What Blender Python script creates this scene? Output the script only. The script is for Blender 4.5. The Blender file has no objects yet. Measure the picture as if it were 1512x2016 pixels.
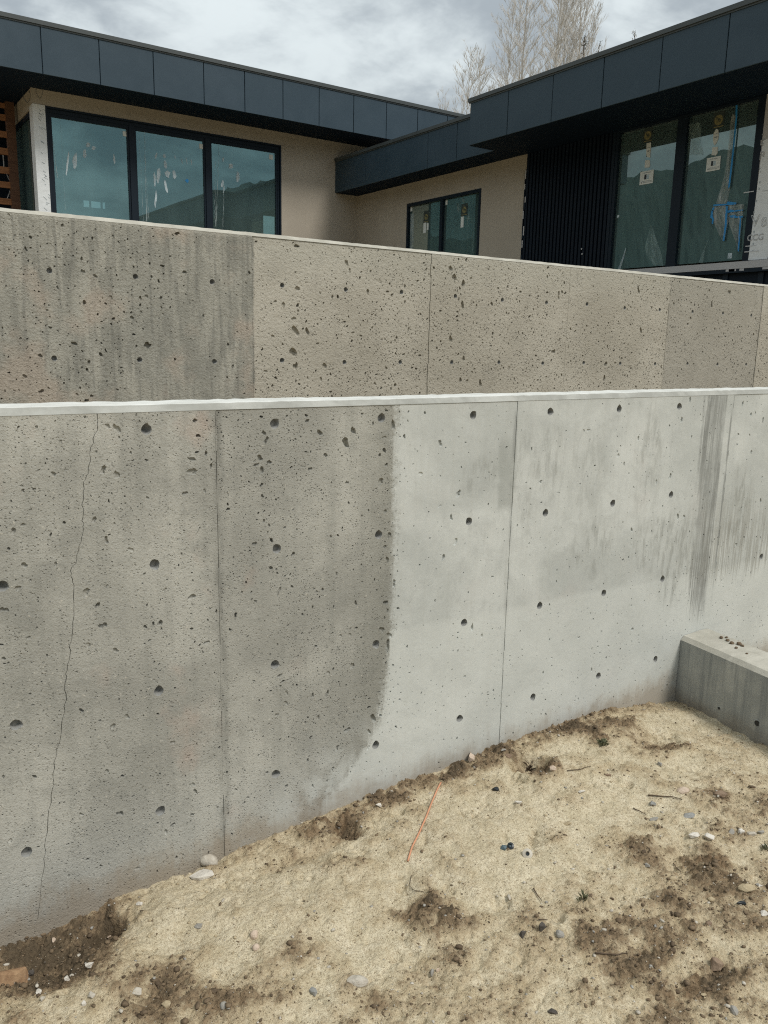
import bpy, math, random
import numpy as np
from mathutils import Vector, Matrix
from mathutils.geometry import delaunay_2d_cdt

S = bpy.context.scene
COL = S.collection
rnd = random.Random(7)

# ------------------------------------------------------------------ camera
EYE = Vector((0, 0, 1.70))
FPX = 1602.0
CAM_R = Vector((0.82841, -0.55972, 0.02134))
CAM_U = Vector((0.09701, 0.18089, 0.97871))
CAM_F = Vector((0.55166, 0.8087, -0.20415))
cd = bpy.data.cameras.new('camera')
cd.sensor_fit = 'HORIZONTAL'; cd.sensor_width = 36.0; cd.lens = FPX / 1512 * 36.0
cd.clip_start = 0.05; cd.clip_end = 2000
cam = bpy.data.objects.new('camera', cd); COL.objects.link(cam)
m = Matrix.Identity(4)
for i in range(3):
    m[i][0] = CAM_R[i]; m[i][1] = CAM_U[i]; m[i][2] = -CAM_F[i]; m[i][3] = EYE[i]
cam.matrix_world = m
S.camera = cam

# ------------------------------------------------------------------ exposure
S.view_settings.view_transform = 'Standard'
S.view_settings.look = 'None'
S.view_settings.gamma = 1.0
S.view_settings.use_curve_mapping = False
S.view_settings.exposure = 0.70
S.render.engine = 'CYCLES'
S.cycles.use_denoising = False          # the denoiser smears the sand and the concrete grain
S.cycles.pixel_filter_type = 'BLACKMAN_HARRIS'; S.cycles.filter_width = 1.15
S.cycles.max_bounces = 8; S.cycles.diffuse_bounces = 3; S.cycles.transparent_max_bounces = 16
S.cycles.caustics_reflective = False; S.cycles.caustics_refractive = False
S.cycles.sample_clamp_indirect = 4.0

# ------------------------------------------------------------------ node helper
class X:
    """a socket with arithmetic"""
    def __init__(s, nt, sock): s.nt = nt; s.s = sock
    def _m(s, op, *a, clamp=False):
        n = s.nt.nodes.new('ShaderNodeMath'); n.operation = op; n.use_clamp = clamp
        for i, q in enumerate((s,) + a):
            if isinstance(q, X): s.nt.links.new(q.s, n.inputs[i])
            else: n.inputs[i].default_value = q
        return X(s.nt, n.outputs[0])
    def __add__(s, o): return s._m('ADD', o)
    __radd__ = __add__
    def __mul__(s, o): return s._m('MULTIPLY', o)
    __rmul__ = __mul__
    def __sub__(s, o): return s._m('SUBTRACT', o)
    def __rsub__(s, o): return (s * -1.0) + o
    def __truediv__(s, o): return s._m('DIVIDE', o)
    def abs(s): return s._m('ABSOLUTE')
    def pow(s, e): return s._m('POWER', e)
    def min(s, o): return s._m('MINIMUM', o)
    def max(s, o): return s._m('MAXIMUM', o)
    def clamp(s): return s._m('ADD', 0.0, clamp=True)
    def step(s, a, b):
        """smoothstep from a to b (a may exceed b)"""
        n = s.nt.nodes.new('ShaderNodeMapRange'); n.interpolation_type = 'SMOOTHSTEP'
        inv = a > b
        if inv: a, b = b, a
        s.nt.links.new(s.s, n.inputs[0]); n.inputs[1].default_value = a; n.inputs[2].default_value = b
        r = X(s.nt, n.outputs[0])
        return 1.0 - r if inv else r

def put(nt, inp, v):
    if isinstance(v, X): nt.links.new(v.s, inp)
    elif isinstance(v, (tuple, list)) and len(v) == 3 and inp.type == 'RGBA': inp.default_value = (*v, 1)
    else: inp.default_value = v

def mix(nt, f, a, b, mode='MIX'):
    n = nt.nodes.new('ShaderNodeMix'); n.data_type = 'RGBA'; n.blend_type = mode
    put(nt, n.inputs[0], f); put(nt, n.inputs[6], a); put(nt, n.inputs[7], b)
    return X(nt, n.outputs[2])

def vec(nt, x, y, z):
    n = nt.nodes.new('ShaderNodeCombineXYZ')
    for i, q in enumerate((x, y, z)): put(nt, n.inputs[i], q)
    return X(nt, n.outputs[0])

def noise(nt, p, scale, detail=4, rough=0.55, dist=0.0, color=False):
    n = nt.nodes.new('ShaderNodeTexNoise')
    nt.links.new(p.s, n.inputs['Vector'])
    n.inputs['Scale'].default_value = scale; n.inputs['Detail'].default_value = detail
    n.inputs['Roughness'].default_value = rough; n.inputs['Distortion'].default_value = dist
    return X(nt, n.outputs[1 if color else 0])

def voro(nt, p, scale, out='Distance', feature='F1'):
    n = nt.nodes.new('ShaderNodeTexVoronoi'); n.feature = feature
    nt.links.new(p.s, n.inputs['Vector']); n.inputs['Scale'].default_value = scale
    return X(nt, n.outputs[out])

def newmat(name):
    mt = bpy.data.materials.new(name); mt.use_nodes = True
    nt = mt.node_tree; nt.nodes.clear()
    out = nt.nodes.new('ShaderNodeOutputMaterial')
    return mt, nt, out

def principled(nt, out, color, rough=0.7, metal=0.0, spec=0.5, bump=None, bdist=0.002, bstr=1.0):
    b = nt.nodes.new('ShaderNodeBsdfPrincipled')
    put(nt, b.inputs['Base Color'], color); put(nt, b.inputs['Roughness'], rough)
    put(nt, b.inputs['Metallic'], metal); b.inputs['Specular IOR Level'].default_value = spec
    if bump is not None:
        bn = nt.nodes.new('ShaderNodeBump'); bn.inputs['Strength'].default_value = bstr
        bn.inputs['Distance'].default_value = bdist
        nt.links.new(bump.s, bn.inputs['Height']); nt.links.new(bn.outputs[0], b.inputs['Normal'])
    nt.links.new(b.outputs[0], out.inputs[0])
    return b

def objco(nt):
    n = nt.nodes.new('ShaderNodeTexCoord')
    p = X(nt, n.outputs['Object'])
    s = nt.nodes.new('ShaderNodeSeparateXYZ'); nt.links.new(p.s, s.inputs[0])
    return p, X(nt, s.outputs[0]), X(nt, s.outputs[1]), X(nt, s.outputs[2])

def simple(name, color, rough=0.6, metal=0.0, spec=0.5, var=0.12, nscale=6.0, bscale=None, bdist=0.001):
    mt, nt, out = newmat(name)
    p, x, y, z = objco(nt)
    n = noise(nt, p, nscale, 5, 0.6)
    c = mix(nt, n, tuple(q * (1 - var) for q in color), tuple(min(1, q * (1 + var)) for q in color))
    bm = noise(nt, p, bscale, 3, 0.6) if bscale else None
    r = n * 0.14 + (rough - 0.07)
    principled(nt, out, c, r, metal, spec, bm, bdist)
    return mt

# ------------------------------------------------------------------ sky
SUN_EL = math.radians(52)
sun_dir = Vector((0.30, -0.95, 0)).normalized() * math.cos(SUN_EL) + Vector((0, 0, math.sin(SUN_EL)))
W = bpy.data.worlds.new('World'); S.world = W; W.use_nodes = True
nt = W.node_tree; nt.nodes.clear()
wo = nt.nodes.new('ShaderNodeOutputWorld')
sky = nt.nodes.new('ShaderNodeTexSky'); sky.sky_type = 'NISHITA'; sky.sun_disc = False
sky.sun_elevation = SUN_EL; sky.sun_rotation = math.atan2(sun_dir.x, sun_dir.y)
bg1 = nt.nodes.new('ShaderNodeBackground'); bg1.inputs[1].default_value = 0.10
nt.links.new(sky.outputs[0], bg1.inputs[0])
tc = nt.nodes.new('ShaderNodeTexCoord')
dv = X(nt, tc.outputs['Generated'])
sp = nt.nodes.new('ShaderNodeSeparateXYZ'); nt.links.new(dv.s, sp.inputs[0])
dx, dy, dz = (X(nt, sp.outputs[i]) for i in range(3))
zz = dz.max(0.0) + 0.22
cp = vec(nt, dx / zz, dy / zz, 0.0)
n1 = noise(nt, cp, 1.9, 7, 0.55, 0.35)
n2 = noise(nt, vec(nt, dx / zz + 7.3, dy / zz + 2.1, 0.0), 4.6, 7, 0.58, 0.2)
cl = n1 * 0.65 + n2 * 0.35
ccol = mix(nt, cl.step(0.42, 0.615), (0.25, 0.278, 0.293), (0.50, 0.54, 0.54))
bright = (dz.max(0.0) * 2.0 + 1.0) * 0.62      # an overcast sky grows brighter towards the zenith
bg2 = nt.nodes.new('ShaderNodeBackground')
put(nt, bg2.inputs[0], ccol); put(nt, bg2.inputs[1], bright)
mx = nt.nodes.new('ShaderNodeMixShader'); mx.inputs[0].default_value = 0.90
nt.links.new(bg1.outputs[0], mx.inputs[1]); nt.links.new(bg2.outputs[0], mx.inputs[2])
nt.links.new(mx.outputs[0], wo.inputs[0])

sl = bpy.data.lights.new('sun', 'SUN'); sl.energy = 1.5; sl.angle = math.radians(18); sl.color = (1.0, 0.95, 0.87)
so = bpy.data.objects.new('sun', sl); COL.objects.link(so)
so.rotation_euler = sun_dir.to_track_quat('Z', 'Y').to_euler()
so.location = (0, 0, 30)

# ------------------------------------------------------------------ pixel rays onto real planes (photo pixels 1512 x 2016)
def ray(x, y):
    return CAM_R * ((x - 756) / FPX) - CAM_U * ((y - 1008) / FPX) + CAM_F
def onv(x, y, D): d = ray(x, y); return EYE + d * (D / d.y)
def onu(x, y, D): d = ray(x, y); return EYE + d * (D / d.x)
def onz(x, y, z): d = ray(x, y); return EYE + d * ((z - EYE.z) / d.z)

# ------------------------------------------------------------------ mesh helpers
def finish(name, verts, faces, mat, parent=None, smooth=False):
    me = bpy.data.meshes.new(name)
    me.from_pydata([tuple(v) for v in verts], [], faces)
    me.update()
    if smooth: me.polygons.foreach_set('use_smooth', [True] * len(me.polygons))
    if mat: me.materials.append(mat)
    o = bpy.data.objects.new(name, me); COL.objects.link(o)
    if parent is not None: adopt(o, parent)
    return o

def world_loc(o):
    v = Vector((0, 0, 0))
    while o is not None:
        v += o.location; o = o.parent
    return v

def adopt(o, parent):
    o.parent = parent
    # parts keep absolute coordinates: undo the offset of the chain above
    root = parent
    while root.parent is not None: root = root.parent
    if parent is root: o.matrix_parent_inverse = Matrix.Translation(-root.location)

def tag(o, label=None, cat=None, group=None, kind=None):
    if label: o['label'] = label
    if cat: o['category'] = cat
    if group: o['group'] = group
    if kind: o['kind'] = kind
    return o

def empty(name, loc, label, cat, group=None):
    o = bpy.data.objects.new(name, None); COL.objects.link(o)
    o.location = loc; o.empty_display_size = 0.2
    return tag(o, label, cat, group)

class MB:
    def __init__(s): s.v = []; s.f = []
    def quad(s, a, b, c, d):
        i = len(s.v); s.v += [a, b, c, d]; s.f.append((i, i + 1, i + 2, i + 3)); return s
    def poly(s, pts):
        i = len(s.v); s.v += list(pts); s.f.append(tuple(range(i, i + len(pts)))); return s
    def box(s, x0, x1, y0, y1, z0, z1):
        if x0 > x1: x0, x1 = x1, x0
        if y0 > y1: y0, y1 = y1, y0
        if z0 > z1: z0, z1 = z1, z0
        i = len(s.v)
        s.v += [(x0, y0, z0), (x1, y0, z0), (x1, y1, z0), (x0, y1, z0), (x0, y0, z1), (x1, y0, z1), (x1, y1, z1), (x0, y1, z1)]
        s.f += [tuple(i + k for k in q) for q in ((0, 3, 2, 1), (4, 5, 6, 7), (0, 1, 5, 4), (1, 2, 6, 5), (2, 3, 7, 6), (3, 0, 4, 7))]
        return s
    def slab(s, pts, off):
        """polygon extruded by the vector off"""
        pts = [Vector(p) for p in pts]; off = Vector(off); n = len(pts); i = len(s.v)
        s.v += [tuple(p) for p in pts] + [tuple(p + off) for p in pts]
        s.f.append(tuple(i + k for k in range(n))); s.f.append(tuple(i + n + n - 1 - k for k in range(n)))
        for k in range(n):
            a, b = i + k, i + (k + 1) % n
            s.f.append((a, a + n, b + n, b))
        return s
    def tube(s, pts, r, n=6, cap=True):
        pts = [Vector(p) for p in pts]
        rs = r if isinstance(r, (list, tuple)) else [r] * len(pts)
        base = len(s.v)
        up = Vector((0.13, 0.21, 0.97))
        for k, p in enumerate(pts):
            t = (pts[min(k + 1, len(pts) - 1)] - pts[max(k - 1, 0)])
            t = t.normalized() if t.length > 1e-9 else Vector((0, 0, 1))
            a = t.cross(up)
            if a.length < 1e-3: a = t.cross(Vector((1, 0, 0)))
            a.normalize(); b = t.cross(a)
            for j in range(n):
                an = 2 * math.pi * j / n
                s.v.append(tuple(p + (a * math.cos(an) + b * math.sin(an)) * rs[k]))
        for k in range(len(pts) - 1):
            for j in range(n):
                i0 = base + k * n + j; i1 = base + k * n + (j + 1) % n
                s.f.append((i0, i0 + n, i1 + n, i1))
        if cap:
            s.f.append(tuple(base + j for j in range(n)))
            e = base + (len(pts) - 1) * n
            s.f.append(tuple(e + n - 1 - j for j in range(n)))
        return s
    def build(s, name, mat, parent=None, smooth=False):
        return finish(name, s.v, s.f, mat, parent, smooth)

# ------------------------------------------------------------------ numpy value noise
_VT = {}
def vnoise(x, y, seed):
    T = _VT.get(seed)
    if T is None: T = _VT[seed] = np.random.RandomState(seed).rand(256, 256)
    xi = np.floor(x).astype(int); yi = np.floor(y).astype(int)
    fx = x - xi; fy = y - yi
    fx = fx * fx * fx * (fx * (fx * 6 - 15) + 10); fy = fy * fy * fy * (fy * (fy * 6 - 15) + 10)
    a = T[xi % 256, yi % 256]; b = T[(xi + 1) % 256, yi % 256]; c = T[xi % 256, (yi + 1) % 256]; d = T[(xi + 1) % 256, (yi + 1) % 256]
    return (a * (1 - fx) + b * fx) * (1 - fy) + (c * (1 - fx) + d * fx) * fy
def fbm(x, y, scale, seed, octv=4, gain=0.5):
    t = np.zeros_like(x); amp = 1.0; tot = 0; s = scale
    ca, sa = math.cos(0.6), math.sin(0.6)
    for o in range(octv):
        xr = (x * ca - y * sa) * s + 17.1 * o; yr = (x * sa + y * ca) * s + 5.7 * o
        t += amp * vnoise(xr, yr, seed + o); tot += amp; amp *= gain; s *= 2.03; x, y = y * 1.0 + 3.3, x
    return t / tot

# ================================================================== MATERIALS
DL = 2.322      # lower wall face
DU = 4.155      # upper wall face
def L(x, z): return (x * DL, EYE.z + z * DL)

def concrete_lower():
    mt, nt, out = newmat('concrete_lower')
    p, u, v, z = objco(nt)
    st = noise(nt, vec(nt, u * 30.0, v, z * 1.6), 1.0, 4, 0.6)          # vertical form streaks
    st2 = noise(nt, vec(nt, u * 85.0, v, z * 3.2), 1.0, 3, 0.6)
    big = noise(nt, p, 2.2, 5, 0.6, 0.4)
    mid = noise(nt, p, 9.0, 5, 0.62, 0.3)
    fine = noise(nt, p, 85.0, 3, 0.7)
    grit = noise(nt, p, 210.0, 2, 0.65)
    vp_ = voro(nt, p, 105.0); vm_ = noise(nt, p, 26.0, 3, 0.6)
    mp = vp_.step(0.30, 0.10) * vm_.step(0.46, 0.60)
    # boundary between the weathered dark pour and the pale one
    ub = z.step(0.0, 0.34) * 0.235 + z.step(0.25, 0.70) * 0.05 + 1.35
    edge = (u - ub) + (mid - 0.5) * 0.07 + (st2 - 0.5) * 0.05 + (fine - 0.5) * 0.075 + (st - 0.5) * 0.05
    low = z.step(0.42, 0.12)
    dark = edge.step(0.020, -0.028) * (1.0 - low * edge.step(-0.40, -0.02) * (mid - 0.20).step(0.15, 0.40) * 0.75)
    # ---- dark side
    cd_ = mix(nt, big.step(0.34, 0.68), (0.292, 0.288, 0.258), (0.425, 0.418, 0.375))
    cd_ = mix(nt, st.step(0.42, 0.75) * 0.30, cd_, (0.20, 0.202, 0.18))
    rim = edge.step(-0.22, -0.03)
    cd_ = mix(nt, rim * 0.5, cd_, (0.205, 0.203, 0.175))
    pink = noise(nt, vec(nt, u + 3.1, v, z * 0.8 + 1.7), 3.4, 4, 0.6).step(0.56, 0.72) * (u.step(1.35, 1.0))
    cd_ = mix(nt, pink * 0.55, cd_, (0.40, 0.315, 0.262))
    cd_ = mix(nt, mid.step(0.48, 0.72) * 0.38, cd_, (0.20, 0.20, 0.18))
    lowpale = z.step(0.42, 0.05) * (mid * 0.6 + 0.35)
    cd_ = mix(nt, lowpale * 0.55, cd_, (0.42, 0.425, 0.40))
    # ---- pale side
    cp_ = mix(nt, big.step(0.3, 0.7), (0.415, 0.43, 0.408), (0.555, 0.568, 0.540))
    cp_ = mix(nt, st2.step(0.45, 0.8) * 0.30, cp_, (0.42, 0.42, 0.38))
    warm = noise(nt, vec(nt, u + 9.0, v, z), 4.0, 3, 0.6).step(0.55, 0.8)
    cp_ = mix(nt, warm * 0.30, cp_, (0.50, 0.47, 0.435))
    cp_ = mix(nt, mid.step(0.46, 0.72) * 0.38, cp_, (0.38, 0.39, 0.37))
    mot = noise(nt, vec(nt, u * 1.0, v, z * 0.7), 17.0, 5, 0.7, 0.5)
    cp_ = mix(nt, mot.step(0.50, 0.68) * 0.30, cp_, (0.36, 0.37, 0.35))
    lift = (z + (big - 0.5) * 0.06 - (u - 2.2) * -0.02)
    cp_ = mix(nt, lift.step(0.665, 0.630) * 0.45, cp_, (0.57, 0.585, 0.553))
    def blob(cu, cz, ru, rz):
        a = (u - cu) / ru; b = (z - cz) / rz
        return (a * a + b * b).step(1.5, 0.25)
    stain = None
    for (cu, cz, ru, rz, s) in ((2.68, 0.84, 0.13, 0.14, 1), (3.12, 0.82, 0.20, 0.15, 1), (2.27, 1.18, 0.10, 0.20, .8), (2.62, 1.18, 0.14, 0.2, .5),
                                (3.02, 1.18, 0.09, 0.28, .8), (3.28, 0.72, 0.14, 0.24, 1), (2.4, 1.23, 0.08, 0.18, .9), (2.03, 1.21, 0.10, 0.08, .8), (3.75, 0.9, 0.12, 0.25, 1.0)):
        q = blob(cu, cz, ru, rz) * s
        stain = q if stain is None else stain.max(q)
    dn = noise(nt, vec(nt, u * 34.0, v, z * 9.0), 1.0, 5, 0.65)
    cp_ = mix(nt, stain * (dn.step(0.44, 0.66) * 0.48 + 0.05), cp_, (0.225, 0.228, 0.205))
    # the dark dribbled band beside the last joint, and the damp strip beside the middle joint
    bn_ = noise(nt, vec(nt, u * 9.0, v, z * 1.4), 1.0, 4, 0.6)
    band = (u - 3.375 + (z - 1.5) * 0.03 + (st2 - 0.5) * 0.10 + (mid - 0.5) * 0.06).step(-0.01, 0.03) * (bn_.step(0.28, 0.52) * 0.45 + 0.60) * (u - 3.560).step(0.0, -0.012) * (z + (st2 - 0.5) * 0.35).step(0.34, 0.56)
    cp_ = mix(nt, band * ((st2 - 0.5) * 2.8 + 0.80 + (mid - 0.5) * 1.2).clamp() * 0.85, cp_, (0.20, 0.205, 0.192))
    drib = (u - 3.20).step(0.0, 0.5) * (z + (st2 - 0.5) * 0.25 + (big - 0.5) * 0.1).step(0.55, 0.63) * (z - 0.95).step(0.12, -0.15) * st2.step(0.38, 0.60)
    cp_ = mix(nt, drib * 0.55, cp_, (0.24, 0.235, 0.205))
    damp = (u - 2.115 + (mid - 0.5) * 0.05).step(-0.008, 0.016) * (u - 2.200).step(0.004, -0.002) * (z - 1.20 + (mid - 0.5) * 0.10).step(-0.16, -0.11) * (z - 1.34).step(0.04, -0.03)
    cp_ = mix(nt, damp * (mid * 0.8 + 0.2).clamp() * 0.9, cp_, (0.30, 0.31, 0.285))
    col = mix(nt, dark, cp_, cd_)
    # tiny sand flecks of the aggregate
    col = mix(nt, fine.step(0.62, 0.74) * (dark * 0.5 + 0.12), col, (0.56, 0.53, 0.46))
    col = mix(nt, grit.step(0.60, 0.70) * (dark * 0.55 + 0.10), col, (0.13, 0.13, 0.115))
    # mud splashed up from the ground along the foot
    gz = 0.02 + 0.0
    mud = (z - (u - 2.2) * 0.02 + (mid - 0.5) * 0.24 + (st2 - 0.5) * 0.07 + (fine - 0.5) * 0.05).step(0.145, 0.01)
    col = mix(nt, mud * 0.58, col, (0.235, 0.178, 0.118))
    hairs = (u - 0.966).abs().step(0.030, 0.0) * noise(nt, vec(nt, u * 22, v, z * 5), 1.0, 5, 0.65).step(0.42, 0.66)
    col = mix(nt, hairs * 0.62, col, (0.14, 0.14, 0.125))
    j2 = (u - 2.193).abs().step(0.020, 0.0) * noise(nt, vec(nt, u * 26, v, z * 4), 1.0, 5, 0.65).step(0.44, 0.66) * z.step(0.2, 1.1)
    col = mix(nt, j2 * 0.7, col, (0.20, 0.205, 0.195))
    j3 = (u - 3.603).abs().step(0.012, 0.0) * noise(nt, vec(nt, u * 30, v, z * 5), 1.0, 4, 0.6).step(0.36, 0.58) * z.step(0.35, 0.7)
    col = mix(nt, j3 * 0.75, col, (0.17, 0.175, 0.165))
    h = fine * 0.55 * (dark * 0.88 + 0.12) + grit * 0.5 * (dark * 0.85 + 0.15) + mid * 0.9 + st2 * 0.15 - mp * (dark * 0.9 + 0.03) * 0.9
    principled(nt, out, col, 0.88, 0, 0.25, h, 0.0036, 1.0)
    return mt

def concrete_upper():
    mt, nt, out = newmat('concrete_upper')
    p, u, v, z = objco(nt)
    big = noise(nt, p, 1.6, 5, 0.62, 0.4)
    st = noise(nt, vec(nt, u * 8.0, v, z * 2.2), 1.0, 6, 0.68, 0.4)
    st2 = noise(nt, vec(nt, u * 40.0, v, z * 3.4), 1.0, 4, 0.62) * (big * 0.5 + 0.75)
    mid = noise(nt, p, 7.0, 5, 0.65, 0.2)
    fine = noise(nt, p, 52.0, 3, 0.72)
    grit = noise(nt, p, 120.0, 2, 0.65)
    mp = voro(nt, p, 62.0).step(0.32, 0.10) * noise(nt, p, 16.0, 3, 0.6).step(0.47, 0.62) * ((u - 1.95).step(-0.01, 0.01) * 0.75 + 0.25)
    warm = mix(nt, big.step(0.32, 0.7), (0.338, 0.315, 0.262), (0.438, 0.412, 0.350))
    warm = mix(nt, (z - 1.95).step(0.0, 0.25) * 0.5, warm, (0.40, 0.39, 0.335))
    grey = mix(nt, big.step(0.32, 0.7), (0.265, 0.260, 0.226), (0.37, 0.358, 0.308))
    grey = mix(nt, st.step(0.40, 0.66) * 0.6, grey, (0.175, 0.174, 0.152))
    grey = mix(nt, st2.step(0.46, 0.68) * 0.5, grey, (0.14, 0.14, 0.125))
    pink = noise(nt, vec(nt, u + 1.3, v, z), 2.6, 4, 0.6).step(0.52, 0.66)
    grey = mix(nt, pink * 0.55, grey, (0.38, 0.315, 0.255))
    left = (u - 1.95 + (mid - 0.5) * 0.05).step(0.008, -0.008)
    right = (u - 5.47 + (mid - 0.5) * 0.10).step(-0.015, 0.015) * (u - 6.72).step(0.01, -0.01)
    c = mix(nt, left, warm, grey)
    c = mix(nt, right * 0.5, c, (0.255, 0.245, 0.215))
    c = mix(nt, mid.step(0.5, 0.78) * 0.28, c, (0.24, 0.23, 0.20))
    c = mix(nt, fine.step(0.60, 0.72) * 0.38, c, (0.56, 0.52, 0.44))
    c = mix(nt, grit.step(0.58, 0.70) * 0.5, c, (0.11, 0.105, 0.09))
    toplift = (z - 2.225 + (mid - 0.5) * 0.05).step(-0.005, 0.006)
    c = mix(nt, toplift * 0.35, c, (0.44, 0.43, 0.38))
    h = fine * 0.9 + grit * 0.5 + mid * 1.0 - mp * 0.9
    principled(nt, out, c, 0.88, 0, 0.25, h, 0.0065, 1.0)
    return mt

def concrete_cap(name, a, b):
    mt, nt, out = newmat(name)
    p, u, v, z = objco(nt)
    n = noise(nt, p, 7.0, 6, 0.65, 0.3)
    f = noise(nt, p, 120.0, 3, 0.65)
    br = noise(nt, vec(nt, u * 3.0, v * 60.0, z * 60), 1.0, 4, 0.6)
    c = mix(nt, n.step(0.35, 0.68), a, b)
    c = mix(nt, br.step(0.5, 0.75) * 0.22, c, tuple(q * 0.72 for q in a))
    c = mix(nt, f.step(0.62, 0.72) * 0.30, c, (0.30, 0.29, 0.26))
    principled(nt, out, c, 0.85, 0, 0.3, f * 0.6 + n * 0.8, 0.003, 0.7)
    return mt

def concrete_cheek():
    mt, nt, out = newmat('concrete_low_wall')
    p, u, v, z = objco(nt)
    st = noise(nt, vec(nt, u * 8, v * 45.0, z * 2.4), 1.0, 4, 0.62)
    big = noise(nt, p, 5.0, 5, 0.6)
    fine = noise(nt, p, 140.0, 3, 0.65)
    c = mix(nt, big.step(0.3, 0.7), (0.29, 0.30, 0.285), (0.40, 0.405, 0.375))
    c = mix(nt, st.step(0.42, 0.70) * 0.5, c, (0.15, 0.165, 0.172))
    c = mix(nt, st.step(0.64, 0.75) * 0.5, c, (0.48, 0.48, 0.45))
    mud = (z + (big - 0.5) * 0.15).step(0.07, -0.03)
    c = mix(nt, mud * 0.6, c, (0.22, 0.175, 0.12))
    principled(nt, out, c, 0.8, 0, 0.3, fine * 0.5 + st * 0.3 + big * 0.4, 0.003, 0.7)
    return mt

def sand_mat():
    mt, nt, out = newmat('sand')
    p, u, v, z = objco(nt)
    at = nt.nodes.new('ShaderNodeAttribute'); at.attribute_name = 'soil'
    soil = X(nt, at.outputs['Fac'])
    n0 = noise(nt, p, 14.0, 5, 0.65)
    n1 = noise(nt, p, 70.0, 4, 0.7)
    n2 = noise(nt, p, 230.0, 3, 0.7)
    n3 = noise(nt, p, 520.0, 2, 0.6)
    sc = mix(nt, n0.step(0.32, 0.7), (0.555, 0.48, 0.335), (0.685, 0.605, 0.45))
    nsp = noise(nt, p, 105.0, 3, 0.7)
    nmid = noise(nt, p, 30.0, 4, 0.65)
    sc = mix(nt, nsp.step(0.56, 0.40) * 0.42, sc, (0.40, 0.32, 0.20))
    sc = mix(nt, nmid.step(0.52, 0.36) * 0.25, sc, (0.40, 0.31, 0.19))
    sc = mix(nt, (soil + (nmid - 0.5) * 0.4).step(-0.18, 0.36) * 0.52, sc, (0.38, 0.285, 0.165))
    sc = mix(nt, nsp.step(0.38, 0.31) * 0.7, sc, (0.15, 0.105, 0.062))
    sc = mix(nt, n2.step(0.44, 0.34) * 0.7, sc, (0.20, 0.145, 0.085))
    sc = mix(nt, n2.step(0.58, 0.70) * 0.75, sc, (0.80, 0.72, 0.52))
    sc = mix(nt, n3.step(0.60, 0.68) * 0.6, sc, (0.13, 0.095, 0.06))
    br = mix(nt, n1.step(0.35, 0.65), (0.11, 0.074, 0.044), (0.275, 0.197, 0.12))
    br = mix(nt, n2.step(0.56, 0.70) * 0.6, br, (0.33, 0.25, 0.155))
    br = mix(nt, (soil + (nmid - 0.5) * 0.8).step(0.75, 1.25) * 0.75, br, (0.040, 0.030, 0.020))
    red = noise(nt, vec(nt, u + 4.0, v, z), 5.0, 3, 0.6).step(0.56, 0.72)
    br = mix(nt, red * 0.5, br, (0.20, 0.115, 0.06))
    f = (soil + (nmid - 0.5) * 0.9 + (n1 - 0.5) * 1.1 + (n2 - 0.5) * 0.9).step(0.26, 0.80)
    c = mix(nt, f * 0.92, sc, br)
    principled(nt, out, c, 0.95, 0, 0.15, n1 * 1.0 + n2 * 0.7 + n3 * 0.3 + nmid * 1.0 + nsp * 0.8, 0.0065, 0.9)
    return mt

def stucco_mat():
    mt, nt, out = newmat('stucco')
    p, u, v, z = objco(nt)
    big = noise(nt, p, 0.9, 4, 0.6)
    f = noise(nt, p, 60.0, 3, 0.7)
    st = noise(nt, vec(nt, u * 5, v * 5, z * 0.7), 1.0, 4, 0.6)
    c = mix(nt, big.step(0.3, 0.7), (0.365, 0.328, 0.274), (0.42, 0.38, 0.32))
    c = mix(nt, st.step(0.5, 0.8) * 0.2, c, (0.30, 0.262, 0.215))
    c = mix(nt, f.step(0.6, 0.75) * 0.18, c, (0.45, 0.40, 0.33))
    principled(nt, out, c, 0.92, 0, 0.2, f, 0.004, 0.6)
    return mt

def fascia_mat():
    mt, nt, out = newmat('dark_metal_panel')
    p, u, v, z = objco(nt)
    oi = nt.nodes.new('ShaderNodeObjectInfo')
    big = noise(nt, p, 1.3, 5, 0.65, 0.6)
    f = noise(nt, p, 22.0, 4, 0.6)
    c = mix(nt, big.step(0.3, 0.75), (0.021, 0.043, 0.063), (0.033, 0.058, 0.081))
    c = mix(nt, X(nt, oi.outputs['Random']) * 0.5, c, (0.025, 0.049, 0.070))
    principled(nt, out, c, big * 0.15 + 0.46, 0.0, 0.38, f * 0.3 + big * 1.0, 0.004, 0.35)
    return mt

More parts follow.
